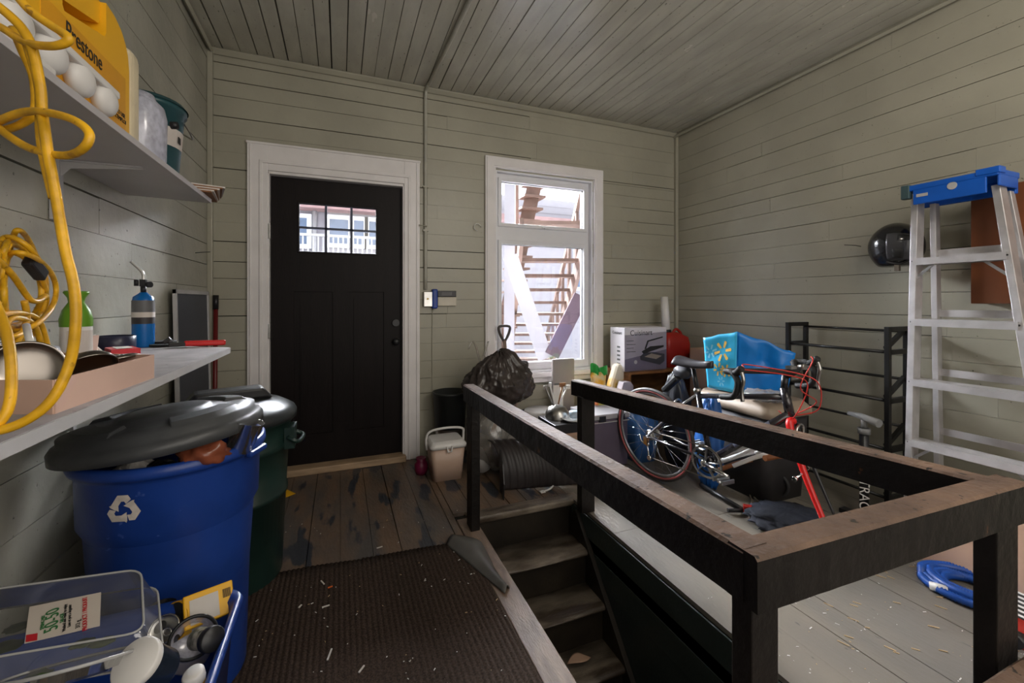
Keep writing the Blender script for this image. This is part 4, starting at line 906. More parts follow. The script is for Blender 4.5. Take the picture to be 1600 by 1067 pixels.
# tall grey panel box
t_ = thing('narrow_carton', (1.7, 3.1, 0), 'narrow tall grey board standing in front of the window sill', 'board')
obj('front_face', M().box(1.60, 1.80, 3.10, 3.13, 0, .71), mat('warm_grey', (.30, .265, .26), .5, var=.05), t_, bev=.006); obj('slot', M().box(1.612, 1.70, 3.096, 3.10, .50, .515), GLAB, t_); obj('side_strip', M().box(1.60, 1.69, 3.094, 3.10, .2, .50), WHITEP, t_)
# carton + dishes
t_ = thing('printed_carton', (1.48, 2.73, 0), 'low brown printed carton holding stacked pots and utensils', 'carton')
obj('body', M().box(1.36, 1.60, 2.60, 2.86, 0, .33), CARD, t_, bev=.003); obj('lid_band', M().box(1.355, 1.605, 2.595, 2.865, .27, .335), BLACKP, t_, bev=.003); obj('print', M().box(1.43, 1.59, 2.592, 2.598, .03, .25), mat('tan_print', (.4, .28, .2), .6), t_); obj('print', M().box(1.5, 1.595, 2.590, 2.594, .06, .16), mat('food_print', (.35, .16, .03), .6), t_)
for (x, y, z, r, h, mm, lb) in ((1.47, 2.78, .336, .09, .09, STEEL, 'domed steel bowl upturned on the printed carton'), (1.53, 2.66, .336, .085, .02, WHITEP, 'cream plate on the printed carton beneath the small cup'), (1.54, 2.65, .358, .04, .045, mat('pale_blue_cup', (.4, .5, .6), .3), 'small pale blue cup stacked on the cream plate')):
    pr = [(r, 0), (r*.96, h*.4), (r*.7, h*.8), (r*.3, h*.98), (0, h)] if h > .08 else [(0, 0), (r*.6, 0), (r, h), (r*.95, h), (r*.55, h*.3), (0, h*.3)] if h < .03 else [(0, 0), (r*.85, 0), (r, h), (0, h)]
    tag(obj('dish', M().lathe(pr, (x, y, z), 28), mm), lb, 'dish')
for k, (dx, dz, w_, mm, lb) in enumerate(((-.06, .14, .012, STEEL, 'steel spatula handle leftmost among the utensils'), (-.03, .16, .01, WHITEP, 'white plastic utensil handle among the pots'), (.05, .15, .02, WOOD, 'wooden handled utensil among the pots'), (.08, .13, .02, WHITEP, 'white flat spatula rightmost among the utensils'))):
    q = V((1.47+dx*.3, 2.80, .41)); e = q+V((dx, .02, dz)); tag(obj('utensil', M().tube([q, e], .006, 8).cbox(e, (w_*2.5, .006, .03)), mm), lb, 'utensil')
# cooler
t_ = thing('cooler_box', (1.78, 2.7, 0), 'purple-grey storage box with a pale latched lid behind the bicycle wheel', 'box')
obj('body', M().box(1.625, 1.93, 2.56, 2.84, 0, .345), PURP, t_, bev=.012); obj('lid', M().box(1.615, 1.94, 2.55, 2.85, .347, .385), mat('lid_grey', (.30, .29, .30), .5), t_, bev=.008)
for x in (1.68, 1.84): obj('latch', M().box(x, x+.05, 2.542, 2.552, .335, .375), BLACKP, t_, bev=.002)
obj('rim_line', M().box(1.62, 1.935, 2.553, 2.56, .325, .33), LGREY, t_)
t_ = thing('blue_tote', (2.09, 2.63, 0), 'pale blue plastic tub seen through the rear wheel spokes', 'tub')
m = loft(M(), [rr(.09, .11, .03, 0, cx=2.09, cy=2.66), rr(.115, .135, .04, .37, cx=2.09, cy=2.66)], True, True); obj('body', m, BLUEC, t_)
obj('rim', loft(M(), [rr(.125, .145, .04, .37, cx=2.09, cy=2.66), rr(.125, .145, .04, .40, cx=2.09, cy=2.66), rr(.10, .12, .04, .405, cx=2.09, cy=2.66)], True, True), BLUEC, t_)
# snack bag, paper bags
def pouch(c, w_, h, dp, n=14, seed=0):
    c = V(c)
    def fn(a, b, s=1):
        x = (a-.5)*w_*(1-.12*math.sin(PI*b)); z = b*h; bul = dp*(math.sin(PI*a)**.6)*(math.sin(PI*min(1, max(0, b)))**.5)
        wv = .006*noise.noise(V((a*6, b*8, seed)))
        return c+V((x, -s*bul+wv, z))
    return M().grid(lambda a, b: fn(a, b), n, n).grid(lambda a, b: fn(a, b, -1), n, n)
t_ = thing('snack_bag', (1.93, 2.98, .39), 'yellow snack bag with a crinkled green top under the window corner', 'bag')
q = P(936, 640, Y=2.92); obj('film', pouch((q.x, 2.93, q.z-.03), .15, .33, .05), GOLD, t_); obj('top_fold', M().grid(lambda a, b: V((q.x-.08+a*.17, 2.92+.015*math.sin(a*14), q.z+.29+b*.075+.015*math.sin(a*9)-a*.03)), 18, 4), mat('bright_green', (.03, .38, .06), .4), t_, thick=.002)
q = P(938, 640, Y=2.84); obj_ = thing('fruit_bag', (q.x, 2.84, q.z-.04), 'round orange and green printed bag lying under the yellow snack bag', 'bag'); obj('film', M().blob((q.x, 2.84, q.z+.015), (.09, .055, .075), .15, 2, 20, 3), mat('fruit_print', (.55, .14, .02), .4, col2=(.35, .32, .05), scale=14, thr=(.42, .5)), obj_)
q = P(965, 628, Y=2.80); tag(obj('white_bag', M().blob((q.x-.03, 2.86, q.z+.0), (.10, .06, .09), .3, 2, 20, 9, .3), CLEARB), 'crumpled clear bag on the storage box beside the grey carton', 'bag')
t_ = thing('paper_sack', (2.0, 2.98, .4), 'slanting white and gold paper sack against the wooden box', 'sack')
q = P(962, 600, Y=3.0); obj('sack', M().cbox(q, (.13, .10, .34), Matrix.Rotation(.35, 3, 'Y')), mat('sack_white', (.6, .55, .45), .6, col2=(.6, .36, .05), scale=3, thr=(.46, .52)), t_, bev=.03)
t_ = thing('grey_carton', (2.03, 2.9, .38), 'small lilac-grey carton standing beside the wooden box', 'carton')
q = P(978, 622, Y=2.88); m = M().prism([(-.05, -.12), (.055, -.12), (.06, .10), (.03, .135), (-.035, .135), (-.055, .08)], lambda u, v, w_: V((q.x+u, 2.86+w_, q.z+v)), 0, .07); obj('box', m, mat('lilac_card', (.42, .37, .40), .6), t_, bev=.002); obj('ring_mark', M().tube([(q.x+.012+.008*math.cos(a/12*2*PI), 2.858, q.z-.075+.008*math.sin(a/12*2*PI)) for a in range(12)], .0015, 5, True), INK, t_)
# wooden box/cabinet
t_ = thing('wooden_box', (2.57, 3.06, 0), 'open-fronted orange wooden box carrying the appliance carton and red fuel can', 'box')
for a in ((2.18, 2.20, 2.88, 3.26, 0, .58), (2.93, 2.95, 2.88, 3.26, 0, .58), (2.18, 2.95, 2.88, 3.26, .581, .60), (2.18, 2.95, 3.24, 3.26, .0, .58), (2.2, 2.93, 2.88, 3.24, .02, .04)): obj('panel', M().box(*a), WOOD, t_)
t_ = thing('appliance_carton', (2.38, 3.02, .602), 'white and grey appliance carton with a grill pictured on its front', 'carton')
X0, X1, Y0, Y1, Z0, Z1 = 2.165, 2.60, 2.92, 3.12, .602, .962
obj('box', M().box(X0, X1, Y0, Y1, Z0, Z1), mat('carton_white', (.66, .63, .66), .5, var=.05), t_, bev=.003)
obj('front_print', M().add([(X0+.002, Y0-.001, Z0+.002), (X1-.002, Y0-.001, Z0+.002), (X1-.002, Y0-.001, Z0+.17), (X0+.002, Y0-.001, Z0+.10)], [(0, 1, 2, 3)]), mat('purple_grey_print', (.16, .14, .19), .45), t_)
obj('front_print', M().add([(X0+.002, Y0-.0005, Z0+.10), (X1-.002, Y0-.0005, Z0+.17), (X1-.002, Y0-.0005, Z1-.04), (X0+.002, Y0-.0005, Z1-.06)], [(0, 1, 2, 3)]), mat('mid_print', (.36, .33, .38), .45), t_)
text('lettering', 'Cuisinart', .062, ((X0+X1)/2-.05, Y0-.002, Z1-.045), (1, 0, 0), (0, 0, 1), INK, t_)
text('lettering', 'Cuisinart', .036, (X0-.002, (Y0+Y1)/2, Z1-.045), (0, -1, 0), (0, 0, 1), INK, t_)
text('lettering', 'Griddler\n5-in-1 grill and press', .014, (X0+.03, Y0-.002, Z0+.235), (1, 0, 0), (0, 0, 1), INK, t_, align='LEFT') if 0 else None
m = M()
for k in range(4): m.box(X0+.02, X0+.09+.02*(k % 2), Y0-.0025, Y0-.001, Z0+.25-k*.03, Z0+.254-k*.03)
obj('print_lines', m, INK, t_)
m = M()
for k in range(5): m.box(X0-.002, X0, Y0+.06, Y0+.10, Z0+.05+k*.035, Z0+.065+k*.035)
obj('side_pictures', m, GLAB, t_)
fx = lambda u, v, w_: (X0+u, Y0-.0015-w_, Z0+v)
m = M().prism([(.16, .09), (.36, .04), (.41, .07), (.41, .13), (.30, .15), (.20, .15), (.155, .12)], fx, 0, .002); g1 = obj('grill_picture', m, mat('pict_dark', (.05, .05, .06), .4), t_)
m = M().prism([(.17, .16), (.19, .14), (.40, .19), (.40, .205), (.26, .20)], fx, 0, .003).prism([(.20, .18), (.215, .18), (.24, .24), (.39, .27), (.39, .28), (.23, .25)], fx, 0, .003); obj('grill_picture', m, INK, t_)
obj('grill_picture', M().prism([(.20, .115), (.32, .09), (.38, .115), (.27, .14)], fx, .002, .003), mat('pict_light', (.3, .25, .2), .4), t_)
obj('badge', M().cyl((X0+.11, Y0-.001, Z0+.075), (X0+.11, Y0-.003, Z0+.075), .016), LGREY, t_)
# fuel can
t_ = thing('fuel_can', (2.78, 3.05, .602), 'red plastic fuel can with a pale spout on the wooden box', 'fuel can')
m = loft(M(), [rr(.13, .09, .03, .602, cx=2.78, cy=3.05), rr(.135, .095, .035, .80, cx=2.78, cy=3.05), rr(.125, .085, .035, .86, cx=2.78, cy=3.05), rr(.06, .05, .03, .905, cx=2.75, cy=3.05)], True, True); obj('body', m, REDP, t_)
obj('spout', M().cyl((2.72, 3.06, .90), (2.735, 3.10, 1.22), .038, .032), WHITEP, t_); obj('cap', M().cyl((2.72, 3.06, .895), (2.72, 3.063, .925), .045), BLACKP, t_)
obj('handle', M().tube(smooth([(2.78, 3.05, .89), (2.82, 3.05, .93), (2.87, 3.05, .90), (2.89, 3.05, .85)], 4), .012, 8), REDP, t_)
tag(obj('carton_flap', M().cbox((2.93, 2.87, .70), (.16, .01, .2), Matrix.Rotation(-.05, 3, 'Y')), CARD) if 0 else obj('brown_carton', M().box(2.80, 3.0, 2.60, 2.86, 0, .78), CARD, bev=.003), 'tall plain brown carton in the back right corner beside the fuel can', 'carton')

# ---------------------------------------------------------------- tote, blue bags, behind the bicycle
t_ = thing('storage_tote', (2.44, 1.98, 0), 'dark storage tote with a rounded tan lid under the bright blue shopping bag', 'tote')
m = loft(M(), [rr(.17, .24, .05, 0, cx=2.46, cy=2.0), rr(.185, .27, .05, .50, cx=2.46, cy=2.0)], True, True); obj('body', m, mat('tote_dark', (.03, .028, .03), .5), t_)
m = loft(M(), [rr(.20, .29, .06, .502, cx=2.46, cy=2.0), rr(.20, .29, .06, .54, cx=2.46, cy=2.0), rr(.17, .25, .06, .585, cx=2.46, cy=2.0)], True, True); obj('lid', m, TAN, t_)
wb = thing('shopping_bag', (2.50, 2.05, .59), 'bright blue reusable shopping bag with spark flowers slumped on the tan tote lid', 'bag')
A0, A1 = V((2.31, 2.20, .60)), V((2.36, 2.02, .59)); A2, A3 = V((2.33, 1.985, .99)), V((2.27, 2.20, .935))
B0, B1 = V((2.56, 1.83, .59)), V((2.72, 2.08, .59)); B2, B3 = V((2.575, 1.78, .865)), V((2.74, 2.10, .88))
def bil(a, b, c_, d, amp, sd_):
    nrm = (b-a).cross(d-a).normalized()
    return lambda u, v: (a*(1-u)*(1-v)+b*u*(1-v)+c_*u*v+d*(1-u)*v)+nrm*(amp*noise.noise(V((u*3, v*3, sd_)))*math.sin(PI*u)*math.sin(PI*v)*1.3)+V((0, 0, .02*noise.noise(V((u*3, sd_, 1)))*v*math.sin(PI*u)))
m = M().grid(bil(A0, A1, A2, A3, .02, 1), 14, 14)
obj('printed_side', m, WMF, wb, thick=.003)
obj('gusset', M().grid(bil(A1, B0, B2, A2, .05, 5), 20, 14), WMB, wb, thick=.003)
obj('back_side', M().grid(bil(B0, B1, B3, B2, .02, 7), 10, 10).grid(bil(B1, A0, A3, B3, .04, 9), 14, 12), WMB, wb, thick=.003)
obj('bottom', M().add([A0, A1, B0, B1], [(0, 1, 2, 3)]), WMB, wb, thick=.003)
fn1 = bil(A0, A1, A2, A3, .02, 1); nA = (A1-A0).cross(A3-A0).normalized(); nA = nA if nA.x < 0 else -nA
def spark(u, v, s, mm):
    m = M()
    for k in range(6):
        a = k*PI/3+.15; ca, sa = math.cos(a), math.sin(a); ps = []
        for r_, w_ in ((.35, -.11), (1, -.16), (1.08, 0), (1, .16), (.35, .11)):
            du = (r_*ca-w_*sa)*s; dv_ = (r_*sa+w_*ca)*s; ps.append(fn1(min(1, max(0, u+du/.25)), min(1, max(0, v+dv_/.36)))+nA*.004)
        m.add(ps, [(0, 1, 2, 3, 4)])
    obj('spark_print', m, mm, wb)
spark(.58, .70, .062, WMO); spark(.2, .72, .045, WML); spark(.45, .38, .045, WMO); spark(.68, .36, .04, WMO); spark(.5, .16, .03, WML)
bl = thing('blue_sack', (2.10, 2.02, 0), 'limp blue plastic sack hanging between the bicycle and the tan tote', 'sack')
m = M().blob((2.17, 2.05, .29), (.07, .09, .29), .2, 2, 24, 6, .15, fn=lambda p, d: V((p.x, p.y, max(p.z, -.288)))); obj('film', m, mat('deep_blue_film', (.006, .08, .30), .4, var=.3), bl)
t_ = thing('clear_bag', (2.33, 1.78, .58), 'crumpled clear plastic bag on the lid of the tan tote', 'bag'); obj('film', M().blob((2.35, 1.80, .622), (.10, .11, .03), .4, 2, 20, 2, .4), CLEARB, t_)
t_ = thing('black_sack', (2.16, 2.36, 0), 'dark folded sack behind the rear wheel under the saddle', 'sack')
m = M().blob((2.24, 2.42, .33), (.09, .11, .33), .15, 2, 24, 8, .15, fn=lambda p, d: V((p.x, p.y, max(p.z, -.328)))); obj('film', m, mat('charcoal_film', (.02, .022, .028), .35), t_)

# ---------------------------------------------------------------- bicycle (front wheel off)
bi = thing('bicycle', (1.92, 1.85, 0), 'black road bicycle with a red fork and no front wheel behind the rail', 'bicycle')
def L(p): p = V(p); return V((p.x+.045*(p.z-.33)/.5+.11*(2.262-p.y), p.y, p.z))
HB = L((1.905, 2.262, .312)); BBk = L((1.925, 1.85, .275)); SC = L((1.92, 1.965, .645)); HT = L((1.925, 1.475, .735)); HBt = L((1.928, 1.44, .63)); FT = L((1.935, 1.25, .20))
WR = .292
wx = V((.98, .20, .09)).normalized(); wu = V((-.20, .98, 0)).normalized(); wv = wx.cross(wu).normalized()
circ = lambda r, n=64, c=HB, o_=0: [c+wx*o_+(wu*math.cos(2*PI*k/n)+wv*math.sin(2*PI*k/n))*r for k in range(n)]
rw = obj('rear_wheel', M().tube(circ(WR), .0125, 8, True), mat('tyre', (.05, .045, .045), .55), bi)
obj('tyre_stripe', M().tube(circ(WR-.008, o_=-.006), .007, 6, True), mat('pink_stripe', (.42, .10, .10), .5), rw)
obj('rim', M().tube(circ(WR-.025), .009, 6, True), mat('rim_grey', (.32, .32, .33), .35, .5), rw)
m = M()
obj('hub', M().cyl(HB-wx*.045, HB+wx*.045, .016).cyl(HB-wx*.03, HB-wx*.033, .03).cyl(HB+wx*.03, HB+wx*.033, .03), STEEL, rw)
for k in range(24):
    a = 2*PI*k/24; a2 = a+(.9 if k % 4 < 2 else -.9); s = .03 if k % 2 else -.03
    obj('spoke', M().tube([HB+wx*s+(wu*math.cos(a2)+wv*math.sin(a2))*.028, HB+(wu*math.cos(a)+wv*math.sin(a))*(WR-.02)], .0013, 4), CHROME, rw)
BF = mat('bike_black', (.018, .016, .020), .22, var=.3, coat=.5)
obj('frame', M().tube([BBk, SC], .0165, 12).tube([SC+V((0, 0, -.03)), HT+V((0, 0, -.03))], .015, 12).tube([BBk, HBt], .021, 12).tube([HT+V((0, 0, .015)), HBt+V((0, 0, -.01))], .021, 14).cyl(BBk-wx*.035, BBk+wx*.035, .022), BF, bi)
for s in (-1, 1):
    obj('chain_stay', M().tube([BBk+wx*.02*s, BBk.lerp(HB, .4)+wx*.035*s, HB+wx*.058*s], [.011, .009, .007], 8), BF, bi); obj('seat_stay', M().tube([SC+V((0, 0, -.02))+wx*.012*s, SC.lerp(HB, .3)+wx*.03*s, HB+wx*.058*s], .007, 8), mat('stay_grey', (.2, .2, .21), .3) if s < 0 else BF, bi)
obj('tube_decal', M().tube([BBk.lerp(HBt, .35)+V((-.004, 0, .003)), BBk.lerp(HBt, .8)+V((-.004, 0, .003))], .0195, 12), mat('decal_grey', (.12, .13, .18), .3), bi)
cr = HBt+V((0, -.012, -.03))
for s in (-1, 1):
    pts = smooth([cr+V((0, 0, 0)), cr+wx*.035*s+V((0, -.003, -.02)), cr.lerp(FT, .5)+wx*.048*s+V((0, .012, 0)), FT+wx*.05*s], 6)
    obj('fork_blade', M().tube(pts, [(.020 if s < 0 else .014)-.008*k/18 for k in range(len(pts))], 10), RED if s < 0 else BLACKP, bi, label='red fork blade' if s < 0 else 'black fork blade')
FT = P(1254, 740, t=1.98)
obj('quick_release', M().cyl(FT-wx*.07, FT+wx*.07, .004).bar(FT+wx*.07, FT+wx*.075+V((0, .05, .03)), .008, .012).cyl(FT-wx*.07, FT-wx*.085, .011), CHROME, bi)
for p in (cr+V((0, -.035, -.03)), SC.lerp(HB, .35)+V((0, .03, .02))): obj('brake_caliper', M().tube(smooth([p+wx*-.03+V((0, 0, -.045)), p+wx*-.035, p+V((0, 0, .02)), p+wx*.035, p+wx*.03+V((0, 0, -.045))], 4), .006, 8), STEEL, bi)
sd2 = (SC-BBk).normalized(); SP = SC+sd2*.135
obj('seat_post', M().tube([SC, SP], .0135, 12), BLACKP, bi); obj('seat_clamp', M().cyl(SC-sd2*.008, SC+sd2*.014, .021), STEEL, bi)
def sad(a, b):                                       # a across, b along (0 rear, 1 nose)
    y = .13-.27*b; w_ = .07*(1-b)**1.3+.018+.0*b
    if b < .08: w_ *= .6+.4*b/.08
    if b > .93: w_ *= max(.2, (1-b)/.07)
    x = (a-.5)*2*w_; z = .022*(1-abs(2*a-1)**3)+.012*(abs(b-.5)*2)**2-.02*abs(2*a-1)**4*0
    return SP+V((x, y-.01, .028+z-.018*(abs(2*a-1)**3)))
obj('saddle', M().grid(sad, 14, 22), mat('saddle_dark', (.035, .032, .038), .3), bi, thick=.006)
obj('saddle_rail', M().tube(smooth([SP+V((-.02, .10, .03)), SP+V((-.022, .03, .008)), SP+V((-.02, -.05, .008)), SP+V((-.008, -.12, .03))], 4), .0035, 6).tube(smooth([SP+V((.02, .10, .03)), SP+V((.022, .03, .008)), SP+V((.02, -.05, .008)), SP+V((.008, -.12, .03))], 4), .0035, 6), CHROME, bi)
tag(obj('saddle_bag', M().blob(SP+V((0, .085, -.035)), (.038, .07, .042), .08, 2, 16, 3), mat('bag_grey', (.08, .08, .095), .45, var=.5, scale=20)), 'small grey pouch strapped under the bicycle saddle', 'saddle bag')
sl2 = SC.lerp(HB, .0)+V((.0, .16, .02)); tag(obj('tyre_pouch', M().cbox(V((1.95, 2.15, .655)), (.045, .16, .035), Matrix.Rotation(-.7, 3, 'X')), BLACKP, bev=.01), 'black flat mudflap above the rear wheel of the bicycle', 'mudflap')
# cranks
CC = BBk-wx*.045
cs2 = [('chainring', .095, STEEL), ('chainring', .068, BLACKP)]
for k, (nm, r_, mm) in enumerate(cs2):
    o_ = -k*.0; ring = []
    m = M(); N_ = 96
    inn = [CC+wx*(.006*k)+(wu*math.cos(2*PI*j/N_)+wv*math.sin(2*PI*j/N_))*(r_-.014) for j in range(N_)]; ou = [CC+wx*(.006*k)+(wu*math.cos(2*PI*j/N_)+wv*math.sin(2*PI*j/N_))*(r_-(.004 if j % 2 else 0)) for j in range(N_)]
    m.add(inn+ou, [(j, (j+1) % N_, N_+(j+1) % N_, N_+j) for j in range(N_)]); obj(nm, m, mm, bi, thick=.003)
m = M()
for k in range(5):
    a = k*2*PI/5+.4; m.bar(CC-wx*.004, CC-wx*.004+(wu*math.cos(a)+wv*math.sin(a))*.082, .006, .014, tuple(wx))
obj('spider', m, STEEL, bi)
d1 = (-wu*.93-wv*.08).normalized()
d1 = V((0, -1, -.10)).normalized()
e1 = CC-wx*.02+d1*.165; e2 = BBk+wx*.05-d1*.165
obj('crank_arm', M().tube([CC-wx*.02, e1], [.014, .010], 10).cyl(CC-wx*.03, CC, .018), CHROME, bi); obj('crank_arm', M().tube([BBk+wx*.05, e2], [.014, .010], 10), STEEL, bi)
for e, s in ((e1, -1), (e2, 1)):
    obj('pedal', M().cbox(e+wx*s*.05, (.07, .02, .018), None).cbox(e+wx*s*.05+V((0, -.03, 0)), (.08, .008, .02)).cbox(e+wx*s*.05+V((0, .03, 0)), (.08, .008, .02)).cyl(e, e+wx*s*.09, .005), STEEL, bi)
m = M(); 
for r_ in (.035, .028, .022): m.lathe([(0, 0), (r_, 0), (r_, .003), (0, .003)], HB-wx*(.040-r_*.3), 24, Matrix((wu, wv, wx)).transposed())
obj('cassette', m, STEEL, bi)
dr_ = HB-wx*.055+V((0, .005, -.05)); 
obj('chain', M().tube([CC+wv*.092, HB-wx*.042+wv*.03], .0035, 5).tube([CC-wv*.092, dr_+V((0, -.02, -.08))], .0035, 5).tube([CC-wx*0+(wu*math.cos(a)+wv*math.sin(a))*.094 for a in [PI/2+PI+PI*j/12-PI for j in range(13)]][::-1] if 0 else [CC+(-wu*math.cos(a)+wv*math.sin(a))*.094 for a in [-PI/2+PI*j/12 for j in range(13)]], .0035, 5), mat('chain_dark', (.12, .1, .08), .4, .8), bi)
obj('rear_derailleur', M().cbox(HB-wx*.06+V((0, .01, -.03)), (.02, .035, .05)).tube([dr_, dr_+V((0, -.02, -.09))], .006, 6).cyl(dr_+V((-.005, 0, 0)), dr_+V((.008, 0, 0)), .016).cyl(dr_+V((-.005, -.02, -.085)), dr_+V((.008, -.02, -.085)), .016).tube(smooth([dr_+V((0, 0, 0)), dr_+V((-.02, .03, .01)), dr_+V((-.02, .05, .05))], 4), .004, 6), CHROME, bi)
# bars
HS = HT+V((.0, -.008, .06)); BMc = HS+V((0, -.05, .045))
obj('stem', M().tube([HT, HS+V((0, 0, .02))], .0165, 10).tube([HS+V((0, 0, .012)), BMc], .015, 10), BLACKP, bi)
Lb = V((1.745, 1.535, .845)); Rb = V((2.115, 1.475, .875)); bd = (Rb-Lb).normalized(); fw = V((bd.y, -bd.x, 0)); fw = fw if fw.y < 0 else -fw
m = M()
obj('handlebar', M().tube(smooth([Lb+fw*.0, Lb.lerp(BMc, .5), BMc, Rb.lerp(BMc, .5), Rb], 6), .0135, 10), BLACKR, bi)
for q, s, nm in ((Lb, -1, 'left'), (Rb, 1, 'right')):
    dp = smooth([q-bd*s*.0, q+bd*s*.02+fw*.01, q+bd*s*.025+fw*.06, q+bd*s*.028+fw*.095+V((0, 0, -.04)), q+bd*s*.03+fw*.07+V((0, 0, -.105)), q+bd*s*.033+fw*-.01+V((0, 0, -.125))], 6)
    obj('drop_bar', M().tube(dp, .0145, 10), BLACKR, bi)
    hd = q+bd*s*.025+fw*.065
    obj('brake_hood', M().tube(smooth([hd, hd+fw*.03+V((0, 0, .012)), hd+fw*.05+V((0, 0, .035))], 4), [.014, .016, .016, .017, .017, .018, .018, .016, .012], 10), BLACKR, bi)
    obj('brake_lever', M().tube(smooth([hd+fw*.045+V((0, 0, .02)), hd+fw*.06+V((0, 0, -.02)), hd+fw*.05+V((0, 0, -.07)), hd+fw*.055+V((0, 0, -.12))], 5), [.009]*8+[.008]*8, 8), STEEL, bi)
obj('brake_cable', M().tube(smooth([Lb+fw*.10+V((0, 0, .03)), Lb+fw*.06+V((.06, 0, .035)), BMc+V((-.05, -.06, .0)), BMc+V((.02, -.10, -.05)), HBt+V((.05, -.10, .04)), HBt+V((0, -.03, -.0))], 6), .0028, 6).tube(smooth([Rb+fw*.10+V((0, 0, .04)), Rb+fw*.13+V((-.03, 0, .02)), Rb+fw*.12+V((-.10, 0, -.10)), HBt+V((.10, -.06, .06)), HBt+V((.03, .02, -.02)), HBt.lerp(BBk, .2)+V((-.02, 0, 0))], 6), .0028, 6).tube(smooth([Lb+fw*.09+V((0, 0, .02)), BMc+V((-.08, -.04, -.01)), BMc+V((.0, -.06, -.06)), HT+V((-.02, -.06, -.12)), HBt+V((0, .06, 0))], 6), .0028, 6), mat('red_cable', (.5, .03, .02), .4), bi)
obj('headlight', M().cyl(BMc+V((.03, 0, .02)), BMc+V((.03, -.03, .025)), .014).cbox(BMc+V((-.03, 0, .022)), (.04, .03, .014)), STEEL, bi)
# ---------------------------------------------------------------- heap on the floor beside the bicycle
g_ = None
for k, (pa, pb, za, zb, r_, mm, lb, nm) in enumerate((((1128, 712), (1198, 690), .22, .22, .016, STEEL, 'pale metal tube, uppermost in the heap behind the pedals', 'metal_tube'), ((1122, 722), (1192, 702), .17, .18, .014, LGREY, 'flat grey metal bar in the heap behind the pedals', 'metal_bar'), ((1145, 728), (1210, 706), .12, .14, .012, WHITEP, 'pale stick with a wooden end in the heap behind the pedals', 'stick'), ((1195, 716), (1232, 712), .14, .14, .016, ORANGEH, 'orange wooden handle beside the red fork', 'handle'), ((1120, 735), (1175, 718), .10, .12, .014, ORANGEH, 'brown wooden haft low in the heap behind the pedals', 'handle'))):
    a = P(*pa, X=2.06+.012*k); b = P(*pb, X=2.22+.012*k); tag(obj(nm, M().tube([a, a.lerp(b, .5)+V((0, 0, .006)), b], r_, 8), mm), lb, 'tool')
a = P(1150, 690, X=2.25); hk = M().tube(smooth([P(1140, 718, X=2.04), P(1185, 696, X=2.14), P(1199, 690, X=2.16), P(1199, 700, X=2.16), P(1180, 708, X=2.14)], 5), .009, 8); tag(obj('metal_hook', hk, LGREY), 'pale hooked metal bracket at the end of the heap behind the pedals', 'bracket')
tag(obj('folded_bag', M().blob((2.18, 1.55, .04), (.19, .16, .04), .25, 3, 24, 5, .3, fn=lambda p, d: V((p.x, p.y, max(p.z, -.038)))), NAVY), 'flat dark navy fabric bag on the floor beside the bicycle', 'bag')
q = P(1212, 756, Z=.09); t_ = thing('small_wheel', (2.4, 1.72, 0), 'small dark spoked wheel standing on the floor behind the red fork', 'wheel')
wc = P(1210, 756, X=2.42); Rr = wc.z-.012
Rr = min(.115, max(.07, Rr)); wc.z = Rr+.011
u1 = V((.35, -.93, 0)).normalized()
obj('tyre', M().tube([wc+(u1*math.cos(k/32*2*PI)+V((0, 0, 1))*math.sin(k/32*2*PI))*Rr for k in range(32)], .011, 8, True), BLACKR, t_)
for k in range(3):
    a = k*2*PI/3+.5; obj('spoke', M().bar(wc, wc+(u1*math.cos(a)+V((0, 0, 1))*math.sin(a))*Rr, .012, .02), BLACKP, t_)
obj('hub', M().cyl(wc-V((.93, .35, 0))*.012, wc+V((.93, .35, 0))*.012, .02), BLACKP, t_)
t_ = thing('floor_pump', P(1130, 780, Z=0), 'black hand pump with a red and white base lying on the floor by the fork', 'pump')
a, b = P(1095, 757, Z=.02), P(1162, 797, Z=.02)
obj('barrel', M().tube([a, b], .013, 10), BLACKP, t_); obj('rod', M().tube([P(1137, 797, Z=.02), b], .012, 8), BLACKP, t_)
obj('base', M().cbox(b+V((.015, -.012, .006)), (.04, .045, .045), Matrix.Rotation(.7, 3, 'Z')), REDP, t_, bev=.004, label='red base block'); obj('foot_plate', M().cbox(b+V((.0, -.045, 0)), (.04, .02, .045), Matrix.Rotation(.7, 3, 'Z')), WHITEP, t_, bev=.003, label='white foot plate')
rp = [(1168, 798), (1175, 786), (1172, 775), (1172, 768), (1190, 770), (1200, 780), (1206, 788), (1190, 786), (1178, 776), (1180, 768), (1196, 776), (1210, 790), (1222, 800), (1234, 804)]
t_ = thing('rope', P(1190, 780, Z=0), 'short tan rope looped on the floor next to the pump', 'rope'); obj('cord', M().tube(smooth([P(x, y, Z=.012) for x, y in rp], 6), .0055, 8), ROPE, t_); obj('tip', M().tube([P(1220, 799, Z=.012), P(1236, 806, Z=.010)], .004, 6), BLACKP, t_)
